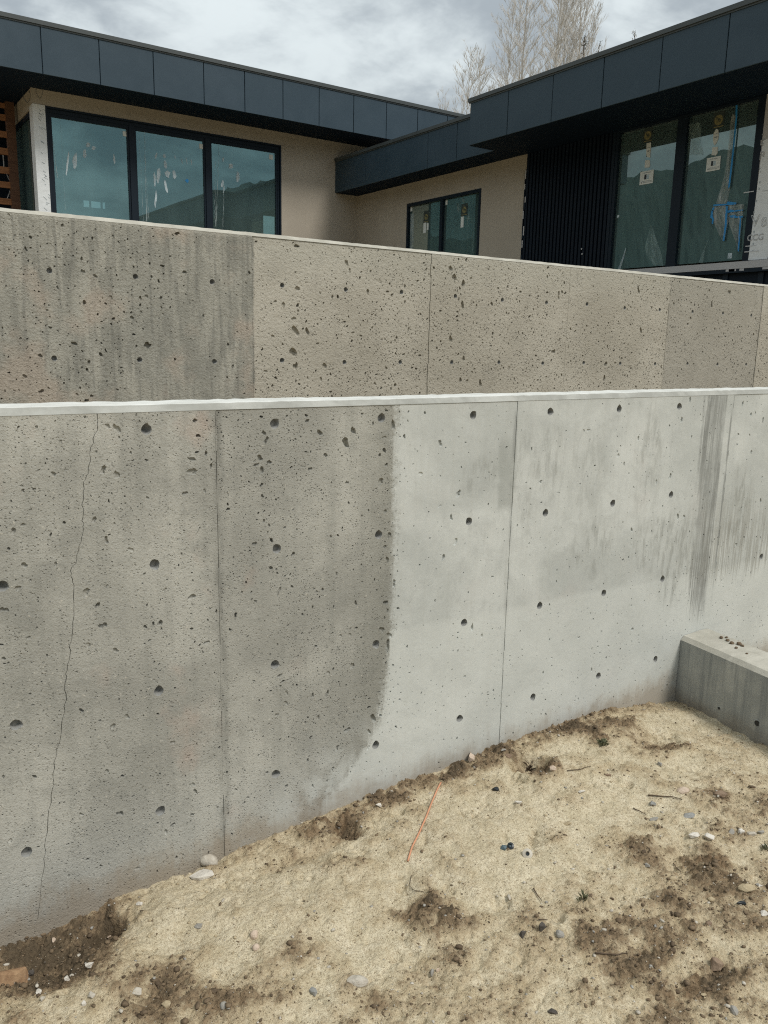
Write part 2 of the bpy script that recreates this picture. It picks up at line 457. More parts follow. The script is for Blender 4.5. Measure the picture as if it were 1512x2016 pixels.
def glass_mat(name, tint, refl, facing=0.28):
    mt, nt, out = newmat(name)
    tr = nt.nodes.new('ShaderNodeBsdfTransparent'); put(nt, tr.inputs[0], tint)
    gl = nt.nodes.new('ShaderNodeBsdfGlossy'); put(nt, gl.inputs[0], refl); gl.inputs['Roughness'].default_value = 0.0
    p, u, v, z = objco(nt)
    wob = noise(nt, p, 0.8, 2, 0.5)
    bn = nt.nodes.new('ShaderNodeBump'); bn.inputs['Distance'].default_value = 0.004; bn.inputs['Strength'].default_value = 0.25
    nt.links.new(wob.s, bn.inputs['Height']); nt.links.new(bn.outputs[0], gl.inputs['Normal'])
    lw = nt.nodes.new('ShaderNodeFresnel'); lw.inputs[0].default_value = 1.5
    fac = X(nt, lw.outputs[0]) * 1.0 + facing
    dirt = noise(nt, vec(nt, u * 2.2, v * 2.2, z * 0.5), 1.0, 5, 0.6)  # streaky noise, varies the reflection and the painted teal haze
    fac = (fac + (dirt - 0.5) * 0.06).clamp()
    mx = nt.nodes.new('ShaderNodeMixShader'); nt.links.new(fac.s, mx.inputs[0])
    nt.links.new(tr.outputs[0], mx.inputs[1]); nt.links.new(gl.outputs[0], mx.inputs[2])
    du = nt.nodes.new('ShaderNodeBsdfDiffuse'); put(nt, du.inputs[0], (0.30, 0.46, 0.46))     # teal haze of room and reflections put into the glass colour
    m2 = nt.nodes.new('ShaderNodeMixShader'); put(nt, m2.inputs[0], dirt * 0.16 + 0.06)
    nt.links.new(mx.outputs[0], m2.inputs[1]); nt.links.new(du.outputs[0], m2.inputs[2])
    nt.links.new(m2.outputs[0], out.inputs[0])
    return mt

def film_mat(name, col, alpha, gloss=0.3):
    mt, nt, out = newmat(name)
    p, u, v, z = objco(nt)
    tr = nt.nodes.new('ShaderNodeBsdfTransparent')
    b = nt.nodes.new('ShaderNodeBsdfPrincipled'); put(nt, b.inputs['Base Color'], col); b.inputs['Roughness'].default_value = gloss
    n = noise(nt, vec(nt, u * 9, v * 9, z * 3.0), 1.0, 5, 0.65, 0.5)
    bn = nt.nodes.new('ShaderNodeBump'); bn.inputs['Distance'].default_value = 0.03
    nt.links.new(n.s, bn.inputs['Height']); nt.links.new(bn.outputs[0], b.inputs['Normal'])
    f = (n.step(0.40, 0.68) * 0.6 + 0.4) * alpha
    mx = nt.nodes.new('ShaderNodeMixShader'); nt.links.new(f.s, mx.inputs[0])
    nt.links.new(tr.outputs[0], mx.inputs[1]); nt.links.new(b.outputs[0], mx.inputs[2])
    nt.links.new(mx.outputs[0], out.inputs[0])
    return mt

def wood_mat(name, a, b):
    mt, nt, out = newmat(name)
    p, u, v, z = objco(nt)
    g = noise(nt, vec(nt, u * 2.0, v * 2.0, z * 40.0), 1.0, 5, 0.6, 0.6)
    c = mix(nt, g.step(0.3, 0.7), a, b)
    principled(nt, out, c, 0.7, 0, 0.3, g, 0.002, 0.5)
    return mt

def stone_mat(name, a, b, speck=(0.15, 0.14, 0.13)):
    mt, nt, out = newmat(name)
    n = nt.nodes.new('ShaderNodeTexCoord'); p = X(nt, n.outputs['Object'])
    q = noise(nt, p, 22.0, 5, 0.65, 0.6); f = noise(nt, p, 160.0, 3, 0.65)
    c = mix(nt, q.step(0.34, 0.68), a, b)
    c = mix(nt, f.step(0.58, 0.70) * 0.4, c, speck)
    principled(nt, out, c, 0.85, 0, 0.3, q * 1.0 + f * 0.5, 0.004, 0.8)
    return mt

M = dict(
    lower=concrete_lower(), upper=concrete_upper(), cheek=concrete_cheek(),
    cap=concrete_cap('concrete_cap', (0.52, 0.518, 0.48), (0.64, 0.638, 0.60)),
    cap2=concrete_cap('concrete_cap_upper', (0.36, 0.345, 0.295), (0.47, 0.45, 0.39)),
    chamfer=concrete_cap('concrete_chamfer_shaded', (0.28, 0.278, 0.25), (0.39, 0.388, 0.355)),
    tie=simple('tie_hole_grey', (0.27, 0.272, 0.26), 0.9, var=0.2, nscale=60, bscale=150, bdist=0.002),
    sand=sand_mat(), stucco=stucco_mat(), fascia=fascia_mat(),
    soffit=simple('soffit_dark', (0.0035, 0.0115, 0.024), 0.75, spec=0.15, var=0.15),
    black=simple('black_frame', (0.0045, 0.0115, 0.021), 0.5, spec=0.25, var=0.1),
    flash=simple('roof_flashing', (0.050, 0.060, 0.062), 0.5, var=0.2, nscale=2),
    clad=simple('black_cladding', (0.0028, 0.0075, 0.0155), 0.55, spec=0.2, var=0.2, nscale=3),
    white=simple('white_board', (0.62, 0.64, 0.64), 0.6, var=0.12, nscale=8),
    wrap=simple('white_wrap', (0.68, 0.71, 0.73), 0.5, var=0.10, nscale=10, bscale=8, bdist=0.01),
    ink=simple('grey_ink', (0.52, 0.54, 0.56), 0.6),
    beam=simple('pale_beam', (0.42, 0.42, 0.43), 0.6, var=0.1, nscale=4),
    cedar=wood_mat('cedar', (0.20, 0.085, 0.035), (0.33, 0.155, 0.07)),
    cedar_dark=wood_mat('cedar_post', (0.085, 0.042, 0.025), (0.14, 0.072, 0.042)),
    room=simple('room_wall', (0.22, 0.24, 0.23), 0.9), roomd=simple('room_floor', (0.10, 0.11, 0.11), 0.8),
    glass=glass_mat('window_glass', (0.50, 0.66, 0.66), (0.46, 0.72, 0.75), 0.20),
    glass2=glass_mat('window_glass_dark', (0.40, 0.56, 0.56), (0.72, 0.84, 0.78), 0.22),
    paper=simple('white_paper', (0.66, 0.70, 0.69), 0.7, var=0.05),
    papergrey=simple('grey_print', (0.30, 0.34, 0.36), 0.7, var=0.05),
    paperblack=simple('black_print', (0.02, 0.03, 0.04), 0.6, var=0.05),
    papervoid=simple('pale_blue_print', (0.42, 0.53, 0.60), 0.6, var=0.05),
    emblem=simple('gold_print', (0.22, 0.20, 0.09), 0.6, var=0.2, nscale=40),
    emblembg=simple('olive_print', (0.035, 0.05, 0.045), 0.5, var=0.1),
    scrap=film_mat('protective_film', (0.66, 0.78, 0.84), 0.80, 0.5),
    streak=film_mat('film_streak', (0.55, 0.66, 0.68), 0.40, 0.4),
    film=film_mat('clear_plastic', (0.62, 0.68, 0.68), 0.50, 0.15),
    curtain=film_mat('clear_curtain', (0.40, 0.55, 0.54), 0.38, 0.3),
    tape=simple('blue_tape', (0.015, 0.22, 0.52), 0.55, var=0.15),
    wire=simple('dark_wire', (0.02, 0.03, 0.035), 0.5),
    bark=simple('pale_bark', (0.40, 0.38, 0.35), 0.8, var=0.25, nscale=3),
    twig=simple('pale_twig', (0.55, 0.53, 0.50), 0.8, var=0.2, nscale=1),
    conifer=simple('dark_leaf', (0.040, 0.048, 0.026), 0.7, var=0.4, nscale=3),
    dryleaf=simple('dry_leaf', (0.30, 0.25, 0.15), 0.7, var=0.3, nscale=3),
    hill=simple('forest_hill', (0.030, 0.050, 0.050), 0.9, var=0.45, nscale=0.03),
    soilm=simple('terrace_soil', (0.26, 0.21, 0.13), 0.95, var=0.3, nscale=2, bscale=9, bdist=0.02),
    orange=simple('orange_cord', (0.56, 0.27, 0.155), 0.6, var=0.2, nscale=30),
    blackplastic=simple('black_plastic', (0.012, 0.017, 0.02), 0.35),
    blueplastic=simple('blue_grey_plastic', (0.07, 0.11, 0.13), 0.45),
    tan=simple('tan_plastic', (0.46, 0.42, 0.35), 0.6, var=0.1),
    twigdark=simple('brown_twig', (0.085, 0.058, 0.036), 0.85, var=0.3, nscale=40),
    weed=simple('weed_leaf', (0.11, 0.115, 0.06), 0.7, var=0.3, nscale=40),
    clod=stone_mat('soil_clod', (0.085, 0.060, 0.038), (0.20, 0.145, 0.09), (0.05, 0.035, 0.02)),
    s_pale=stone_mat('stone_pale', (0.38, 0.34, 0.28), (0.52, 0.48, 0.41)),
    s_white=stone_mat('stone_white', (0.52, 0.48, 0.42), (0.68, 0.64, 0.57)),
    s_grey=stone_mat('stone_grey', (0.24, 0.225, 0.20), (0.36, 0.34, 0.30)),
    s_blue=stone_mat('stone_blue_grey', (0.23, 0.23, 0.22), (0.34, 0.335, 0.315)),
    s_dark=stone_mat('stone_dark', (0.055, 0.048, 0.042), (0.11, 0.095, 0.08)),
    s_brown=stone_mat('stone_brown', (0.18, 0.125, 0.085), (0.29, 0.21, 0.145)),
    s_tan=stone_mat('stone_tan', (0.34, 0.27, 0.17), (0.46, 0.38, 0.25)),
    s_orange=stone_mat('stone_orange', (0.20, 0.115, 0.062), (0.34, 0.22, 0.125)),
    s_pink=stone_mat('stone_pink', (0.45, 0.35, 0.27), (0.60, 0.49, 0.39)),
)

# ================================================================== GROUND
# features measured on the sand: (pixel x, pixel y, radius u, radius v, height, soil amount)
def base_h(u, v):
    prof = np.interp(u, [-1, 0.26, 0.45, 0.87, 1.5, 2.25, 2.9, 3.45, 4.2], [-0.06, -0.05, -0.02, -0.012, 0.012, 0.052, 0.035, -0.045, -0.05])
    w = np.clip((v - 1.2) / 1.1, 0, 1); w = w * w * (3 - 2 * w)
    return prof * w
FEATS = []
def feat(px, py, ru, rv, h, soil, rim=0.0, sharp=1.0):
    p = onz(px, py, 0.0); FEATS.append((p.x, p.y, ru, rv, h, soil, rim, sharp))
feat(150, 1825, 0.15, 0.13, -0.045, 1.0, 0.0); feat(40, 1870, 0.14, 0.11, -0.03, 1.0); feat(208, 1796, 0.045, 0.06, -0.09, 0.9); feat(110, 1900, 0.10, 0.07, -0.02, .8)
feat(330, 1800, 0.18, 0.10, 0.018, -0.4); feat(120, 1965, 0.16, 0.08, 0.012, 0.0)
feat(680, 1632, 0.045, 0.06, -0.06, 0.7); feat(720, 1600, 0.18, 0.05, 0.0, 0.55); feat(590, 1685, 0.2, 0.035, -0.012, 0.45)
feat(1042, 1520, 0.07, 0.08, -0.055, 1.2, 0.014); feat(1085, 1528, 0.06, 0.06, 0.02, 0.7)
feat(940, 1520, 0.20, 0.06, 0.0, 0.8); feat(1000, 1490, 0.18, 0.06, 0.01, 0.6); feat(850, 1545, 0.15, 0.04, 0.0, .4)
feat(1285, 1468, 0.11, 0.09, -0.025, 1.0, 0.01); feat(1190, 1465, 0.10, 0.07, 0.012, 0.75); feat(1110, 1455, 0.12, 0.05, 0.0, 0.6); feat(1230, 1440, .12, .05, .012, .4)
feat(850, 1808, 0.075, 0.075, 0.034, 1.5, 0.0, 2.0); feat(905, 1825, 0.05, 0.05, 0.012, 0.7); feat(800, 1800, .05, .04, -.01, .5)
feat(1250, 1680, 0.07, 0.05, 0.012, 0.7); feat(1345, 1690, 0.08, 0.06, -0.012, 0.8); feat(1400, 1720, 0.12, 0.08, 0.01, 0.6); feat(1340, 1755, 0.13, 0.06, 0.008, 0.5)
feat(1100, 1655, 0.09, 0.025, 0.006, 0.55); feat(1195, 1528, 0.04, 0.03, -0.012, 0.5); feat(1418, 1568, 0.06, 0.05, -0.012, 0.6); feat(1500, 1590, .06, .06, .01, .8)
feat(1250, 1895, 0.16, 0.05, -0.006, 0.75); feat(1330, 1960, 0.14, 0.05, 0.0, 0.75); feat(1407, 1905, 0.05, 0.04, -0.02, 0.8); feat(1200, 1840, .12, .05, .0, .5)
feat(1060, 1870, 0.08, 0.05, 0.006, 0.55); feat(1050, 1755, 0.05, 0.035, 0.008, 0.5); feat(1380, 1820, 0.07, 0.04, 0.0, 0.5); feat(1410, 1945, .1, .05, .0, .6)
feat(300, 1950, 0.10, 0.07, -0.014, 0.9); feat(400, 1990, 0.10, 0.06, 0.0, 0.4); feat(590, 1880, 0.06, 0.04, 0.0, 0.45); feat(840, 1910, 0.05, 0.06, -0.012, 0.7); feat(890, 1880, .07, .05, 0, .35)
feat(740, 1950, 0.10, 0.08, 0.0, 0.55); feat(780, 1985, 0.08, 0.06, 0.0, 0.6); feat(1000, 1960, .1, .05, 0, .4); feat(1460, 1745, 0.03, 0.025, 0.012, 0.3)
feat(560, 1800, 0.3, 0.15, 0.012, -0.4); feat(1000, 1720, 0.3, 0.12, 0.012, -0.5); feat(1330, 1420, 0.16, 0.10, 0.012, -0.5); feat(1110, 1830, 0.05, 0.03, 0.01, -0.3)
feat(1150, 1600, 0.3, 0.1, 0.0, -0.2); feat(920, 1650, .3, .12, .004, -.4); feat(1480, 1500, .12, .1, .005, -.2)
feat(1440, 1400, .2, .05, .006, -.1); feat(640, 1960, .08, .08, .0, -.2); feat(1170, 1800, .07, .04, .004, -.2)

def ground_fields(u, v):
    n1 = fbm(u, v, 3.2, 11, 4); n2 = fbm(u, v, 13.0, 23, 4, 0.55); n3 = fbm(u, v, 45.0, 37, 3, 0.6); n4 = fbm(u, v, 120.0, 51, 2, .6)
    warp = (fbm(u, v, 9.0, 71, 4, .6) - 0.5) * 0.14; warp2 = (fbm(u, v, 9.0, 91, 4, .6) - 0.5) * 0.14
    h = base_h(u, v) + (n1 - 0.5) * 0.045 + (n2 - 0.5) * 0.026
    soil = (n1 - 0.5) * 0.8 + (n2 - 0.47) * 1.3 + (n3 - 0.5) * 0.5 + 0.02
    # the further away from the wall, the more trampled
    soil = soil + np.interp(v, [1.0, 1.6, 2.1, 2.3], [0.20, 0.08, -0.06, 0.18])
    for (cu, cv, ru, rv, hh, s, rim, sharp) in FEATS:
        near = (np.abs(u - cu) < ru * 3.2 + .1) & (np.abs(v - cv) < rv * 3.2 + .1)
        if not near.any(): continue
        a = (u[near] + warp[near] * 0.5 - cu) / ru; b = (v[near] + warp2[near] * 0.5 - cv) / rv
        d2 = a * a + b * b
        g = np.exp(-d2 ** 1.5)
        h[near] += hh * g + rim * np.exp(-(np.sqrt(d2) - 1.25) ** 2 * 8)
        soil[near] += s * 0.70 * np.exp(-(d2 * 0.8) ** 1.3) * (0.62 + 0.76 * n2[near])
    rough = np.clip(0.22 + soil * 1.3, 0.14, 1.3)
    cl = np.abs(n3 - 0.5) * 2
    h = h + (n3 - 0.5) * 0.026 * rough + (n4 - 0.5) * 0.013 * rough
    pits = np.clip(0.30 - n2, 0, 1) * 0.10
    h = h - pits
    return h, soil

def ground_at(u, v):
    uu = np.array([u], float); vv = np.array([v], float)
    return float(ground_fields(uu, vv)[0][0])

def on_ground(px, py):
    z = 0.0
    for _ in range(8):
        p = onz(px, py, z); z = 0.5 * z + 0.5 * ground_at(p.x, p.y)
    p = onz(px, py, z)
    return Vector((p.x, p.y, ground_at(p.x, p.y)))

def graded(lo, hi, step, lo_out, hi_out):
    a = list(np.arange(lo, hi, step)) + [hi]
    s = step; x = lo; left = []
    while x > lo_out:
        s = min(s * 1.35, 40); x -= s; left.append(max(x, lo_out))
    s = step; x = hi; right = []
    while x < hi_out:
        s = min(s * 1.35, 40); x += s; right.append(min(x, hi_out))
    return np.array(left[::-1] + a + right)
gu = graded(0.05, 3.62, 0.0042, -420, 420)
gv = graded(0.82, 2.345, 0.0042, -420, 2.36)
GU, GV = np.meshgrid(gu, gv)
gh, gs = ground_fields(GU.ravel(), GV.ravel())
nx, ny = len(gu), len(gv)
co = np.stack([GU.ravel(), GV.ravel(), gh], 1)
far = np.maximum(np.abs(co[:, 0] - 1.8) - 6, np.abs(co[:, 1]) - 6)
me = bpy.data.meshes.new('ground')
ii = np.arange(nx * ny).reshape(ny, nx)
q = np.stack([ii[:-1, :-1], ii[:-1, 1:], ii[1:, 1:], ii[1:, :-1]], -1).reshape(-1, 4)
me.vertices.add(len(co)); me.vertices.foreach_set('co', co.astype(np.float32).ravel())
me.loops.add(q.size); me.loops.foreach_set('vertex_index', q.ravel().astype(np.int32))
me.polygons.add(len(q)); me.polygons.foreach_set('loop_start', np.arange(0, q.size, 4, dtype=np.int32))
me.update(calc_edges=True)
at = me.attributes.new('soil', 'FLOAT', 'POINT'); at.data.foreach_set('value', gs.astype(np.float32))
me.polygons.foreach_set('use_smooth', np.ones(len(q), dtype=bool))
me.materials.append(M['sand'])
g = bpy.data.objects.new('ground', me); COL.objects.link(g); g['kind'] = 'structure'

t = MB(); t.box(-300, 300, DL + 0.21, DU + 0.05, 0.6, 1.22); tag(t.build('planter_soil', M['soilm']), kind='structure')
t = MB(); t.box(-420, 420, DU + 0.19, 420, 1.0, 2.02); tag(t.build('terrace', M['soilm']), kind='structure')

# forested hills all round, seen in the window glass
def hills():
    R0 = 390; n = 1440; v = []; f = []
    pts = [(-180, 9), (-155, 6), (-135, 8), (-120, 11), (-66, 9), (-55, 12.3), (-49, 11.0), (-40, 8.0), (-25, 6), (0, 6), (25, 7), (45, 8), (60, 8), (90, 9),
           (120, 12.5), (140, 13.0), (150, 11.0), (153.5, 10.1), (157, 9.3), (161, 7.4), (166, 5.6), (172, 5.5), (180, 9)]
    az = np.linspace(-180, 180, n + 1)[:-1]
    el = np.interp(az, [p[0] for p in pts], [p[1] for p in pts])
    rs = np.random.RandomState(4)
    el = el + (vnoise(az * 0.35 + 300, az * 0, 5) - .5) * 0.9 + (rs.rand(n) - 0.5) * 0.22
    rows = 10
    for j in range(rows + 1):
        tt = j / rows
        for k in range(n):
            a = math.radians(az[k]); r = R0 + 160 * tt
            hz = math.tan(math.radians(el[k])) * (R0 + 160) * (tt ** 0.8) + (4 * math.sin(az[k] * 0.5 + j) + rs.rand() * 5) * (tt * (1 - tt) * 3) - 1.0
            v.append((math.sin(a) * r, math.cos(a) * r, hz + 1.7 * tt))
    for j in range(rows):
        for k in range(n):
            a = j * n + k; b = j * n + (k + 1) % n
            f.append((a, b, b + n, a + n))
    o = finish('hills', v, f, M['hill']); o['kind'] = 'structure'
hills()

# ================================================================== CONCRETE WALLS
def pit_poly(cx, cz, r, asp, rot, n, rough, rg):
    out = []; asp = asp ** 0.6
    ph = rg.random() * 6.28
    for k in range(n):
        a = 2 * math.pi * k / n
        rr = r * (1 + rough * (rg.random() - 0.5) + rough * 0.5 * math.sin(2 * a + ph))
        x = math.cos(a) * rr * asp; y = math.sin(a) * rr / asp
        out.append((cx + x * math.cos(rot) - y * math.sin(rot), cz + x * math.sin(rot) + y * math.cos(rot)))
    return out

def panel_mesh(name, u0, u1, z0, z1, y, thick, pits, round_holes, slits, mat, parent):
    """a formwork panel face with every void cut into it; pits = (poly, depth), round_holes = polys left open, slits = (left, right, depth)"""
    V2 = [(u0, z0), (u1, z0), (u1, z1), (u0, z1)]; F = [[0, 1, 2, 3]]
    def addp(poly):
        i = len(V2); V2.extend(poly); F.append(list(range(i, i + len(poly)))); return i
    nvoid = len(pits) + len(round_holes)
    starts = [addp(p[0]) for p in pits]
    hst = [addp(p) for p in round_holes]
    sst = [addp(list(a) + list(b)[::-1]) for (a, b, d) in slits]
    r = delaunay_2d_cdt([Vector(p) for p in V2], [], F, 0, 1e-7)
    ov, of, ovid, ofid = r[0], r[2], r[3], r[5]
    verts = [(p.x, y, p.y) for p in ov]
    inv = {}
    for k, ids in enumerate(ovid):
        for i in ids: inv[i] = k
    faces = []
    for k, fc in enumerate(of):
        ids = ofid[k]
        if not ids or any(0 < i <= nvoid for i in ids): continue
        if slits:
            cx = sum(ov[i].x for i in fc) / 3; cz = sum(ov[i].y for i in fc) / 3
            if any(in_slit(A, B, cx, cz) for (A, B, d_) in slits): continue
        faces.append(tuple(fc))
    rg = random.Random(hash(name) & 1023 if False else 5)
    for (poly, depth), st in zip(pits, starts):
        n = len(poly); cx = sum(p[0] for p in poly) / n; cz = sum(p[1] for p in poly) / n
        ring = len(verts)
        for p in poly:
            verts.append((cx + (p[0] - cx) * 0.74, y + depth * (0.75 + 0.25 * rg.random()), cz + (p[1] - cz) * 0.74))
        c = len(verts); verts.append((cx, y + depth * (0.95 + 0.3 * rg.random()), cz))
        for k in range(n):
            a = inv[st + k]; b = inv[st + (k + 1) % n]; d = ring + k; e = ring + (k + 1) % n
            faces.append((a, b, e, d)); faces.append((d, e, c))
    for (A, B, depth), st in zip(slits, sst):
        n = len(A); base = len(verts)
        for a, b in zip(A, B): verts.append(((a[0] + b[0]) / 2, y + depth, (a[1] + b[1]) / 2))
        for k in range(n - 1):
            a0, a1 = inv[st + k], inv[st + k + 1]
            b0, b1 = inv[st + 2 * n - 1 - k], inv[st + 2 * n - 2 - k]
            faces.append((a0, a1, base + k + 1, base + k)); faces.append((b1, b0, base + k, base + k + 1))
    # returns of the panel
    i = len(verts)
    verts += [(u0, y, z0), (u1, y, z0), (u1, y, z1), (u0, y, z1), (u0, y + thick, z0), (u1, y + thick, z0), (u1, y + thick, z1), (u0, y + thick, z1)]
    faces += [(i, i + 4, i + 5, i + 1), (i + 1, i + 5, i + 6, i + 2), (i + 2, i + 6, i + 7, i + 3), (i + 3, i + 7, i + 4, i)]
    return finish(name, verts, faces, mat, parent)

def in_slit(A, B, x, z):
    for k in range(len(A) - 1):
        z0_, z1_ = A[k][1], A[k + 1][1]
        if min(z0_, z1_) <= z <= max(z0_, z1_) and z0_ != z1_:
            q = (z - z0_) / (z1_ - z0_)
            if B[k][0] + (B[k + 1][0] - B[k][0]) * q < x < A[k][0] + (A[k + 1][0] - A[k][0]) * q: return True
    return False

class Placer:
    """keeps voids from touching each other"""
    def __init__(s, cell=0.02): s.c = cell; s.g = {}
    def ok(s, x, z, r):
        k = int(math.ceil((r + 0.03) / s.c)); i, j = int(x / s.c), int(z / s.c)
        for a in range(i - k, i + k + 1):
            for b in range(j - k, j + k + 1):
                for (px, pz, pr) in s.g.get((a, b), ()):
                    if (px - x) ** 2 + (pz - z) ** 2 < (r + pr) ** 2: return False
        return True
    def add(s, x, z, r): s.g.setdefault((int(x / s.c), int(z / s.c)), []).append((x, z, r))

def tie_rim(seed):
    rg = random.Random(seed * 13 + 1); k0 = rg.randrange(16); w = [1 + 0.10 * (rg.random() - 0.5) for _ in range(16)]
    for d, a in ((0, .34), (1, .22), (-1, .16)): w[(k0 + d) % 16] += a * rg.random()
    return w
def tie_mesh(name, r, depth, seed, hole_fill):
    rg = random.Random(seed); n = 16; v = []; f = []; rim = tie_rim(seed)
    rings = [(1.0, 0.0), (0.92, depth * 0.35), (0.80, depth * 0.8), (0.74, depth)]
    for (q, d) in rings:
        for k in range(n):
            a = 2 * math.pi * k / n
            w = rim[k] if q == 1.0 else (rim[k] * .5 + .5) * (1 + 0.08 * (rg.random() - 0.5))
            v.append((math.cos(a) * r * q * w, d, math.sin(a) * r * q * w))
    for j in range(len(rings) - 1):
        for k in range(n):
            a = j * n + k; b = j * n + (k + 1) % n
            f.append((a, b, b + n, a + n))
    L_ = (len(rings) - 1) * n
    c = len(v); v.append((0, depth * (0.8 if hole_fill else 1.6), 0))
    for k in range(n): f.append((L_ + k, L_ + (k + 1) % n, c))
    me = bpy.data.meshes.new(name); me.from_pydata(v, [], f); me.update()
    return me

def circle(cx, cz, r, seed, n=16):
    w = tie_rim(seed)
    return [(cx + math.cos(2 * math.pi * k / n) * r * w[k], cz + math.sin(2 * math.pi * k / n) * r * w[k]) for k in range(n)]

def cap_prism(name, u0, u1, y0, y1, z0, z1, ch, mat, parent, seed, step=0.03, amp=0.0016, mat2=None):
    """top of the wall with a chamfered, slightly ragged front edge"""
    rg = random.Random(seed); n = max(2, int((u1 - u0) / step)); v = []; f = []
    for k in range(n + 1):
        x = u0 + (u1 - u0) * k / n
        j = lambda a=amp: (rg.random() - 0.5) * 2 * a
        wob = 0.0010 * math.sin(x * 1.7 + seed) + 0.0005 * math.sin(x * 6.7)
        v += [(x, y0 - 0.001, z0), (x, y0 + 0.0005, z0 + 0.0015 + j() * .5), (x, y0 + ch + j(), z1 + wob + j(amp * .6)), (x, y0 + ch + 0.012, z1 + wob + 0.002 + j(amp * .6)),
              (x, (y0 + y1) / 2, z1 + wob + 0.003 + j(amp)), (x, y1 - ch, z1 + wob + j()), (x, y1, z0), (x, y1 - 0.02, z0)]
    m_ = 8
    for k in range(n):
        for q_ in range(m_ - 1):
            a = k * m_ + q_; f.append((a, a + m_, a + m_ + 1, a + 1))
    o = finish(name, v, f, mat, parent)
    if mat2:                                                 # chamfer's overcast shading put into a darker grey; the floated top is paler
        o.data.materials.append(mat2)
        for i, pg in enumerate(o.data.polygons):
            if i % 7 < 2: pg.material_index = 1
    return o

# ------------------------------------------------ lower wall
wall = empty('retaining_wall', (2.0, DL, 0), 'long pale and dark grey concrete retaining wall rising straight out of the sand', 'wall')
ZT = EYE.z - 0.0905 * DL
P0, P1, P2, P3 = -1.0, 0.414 * DL, 0.946 * DL, 1.555 * DL
edges = [(-1.6, P1, 0.0), (P1, P2, 0.0016), (P2, P3, 0.0004), (P3, P3 + 1.22, 0.0022), (P3 + 1.22, P3 + 2.44, 0.0)]
tie_u = [DL * (0.324 + 0.1752 * k) for k in range(-2, 12)]
tie_z = [EYE.z + DL * q for q in (-0.110, -0.287, -0.461, -0.635)]
R_T = 0.0155
pl = Placer()
ties = []
rg = random.Random(21)
for u in tie_u:
    for z in tie_z:
        if u > P3 + 2.2: continue
        uu, zz_ = u + rg.uniform(-.006, .006), z + rg.uniform(-.005, .005)
        if any(abs(uu - e[0]) < 0.03 or abs(uu - e[1]) < 0.03 for e in edges): continue
        if u > 3.38 and z < 0.33: continue
        ties.append((uu, zz_)); pl.add(uu, zz_, R_T + 0.009)
# the hairline crack
crack_px = [(193, 822), (191, 848), (180, 880), (172, 932), (164, 955), (163, 985), (164, 1020), (163, 1042), (156, 1075), (147, 1110), (138, 1128), (146, 1152), (145, 1200),
            (140, 1250), (137, 1280), (131, 1320), (129, 1345), (128, 1390), (122, 1430), (110, 1490), (103, 1535), (105, 1550), (96, 1610), (90, 1665), (84, 1715), (78, 1775), (74, 1810)]
cpts = [onv(x, y, DL) for (x, y) in crack_px]
fine_c = []
rg = random.Random(3)
for a, b in zip(cpts[:-1], cpts[1:]):
    for k in range(4):
        t_ = k / 4; p = a.lerp(b, t_)
        fine_c.append((p.x + rg.uniform(-.0036, .0036), p.z))
fine_c.append((cpts[-1].x, cpts[-1].z))
fine_c[0] = (fine_c[0][0], ZT - 0.002)
for k in range(1, len(fine_c)):                         # keep the polyline falling
    if fine_c[k][1] > fine_c[k - 1][1] - 0.0012: fine_c[k] = (fine_c[k][0], fine_c[k - 1][1] - 0.0012)
slA, slB = [], []
for k, (x, z) in enumerate(fine_c):
    w = (0.0006 + 0.0006 * rg.random()) * (1.0 if k < len(fine_c) - 8 else 0.5)
    slA.append((x + w, z)); slB.append((x - w, z))
    pl.add(x, z, 0.006)
for (a, b) in zip(fine_c[:-1], fine_c[1:]): pl.add((a[0] + b[0]) / 2, (a[1] + b[1]) / 2, 0.006)
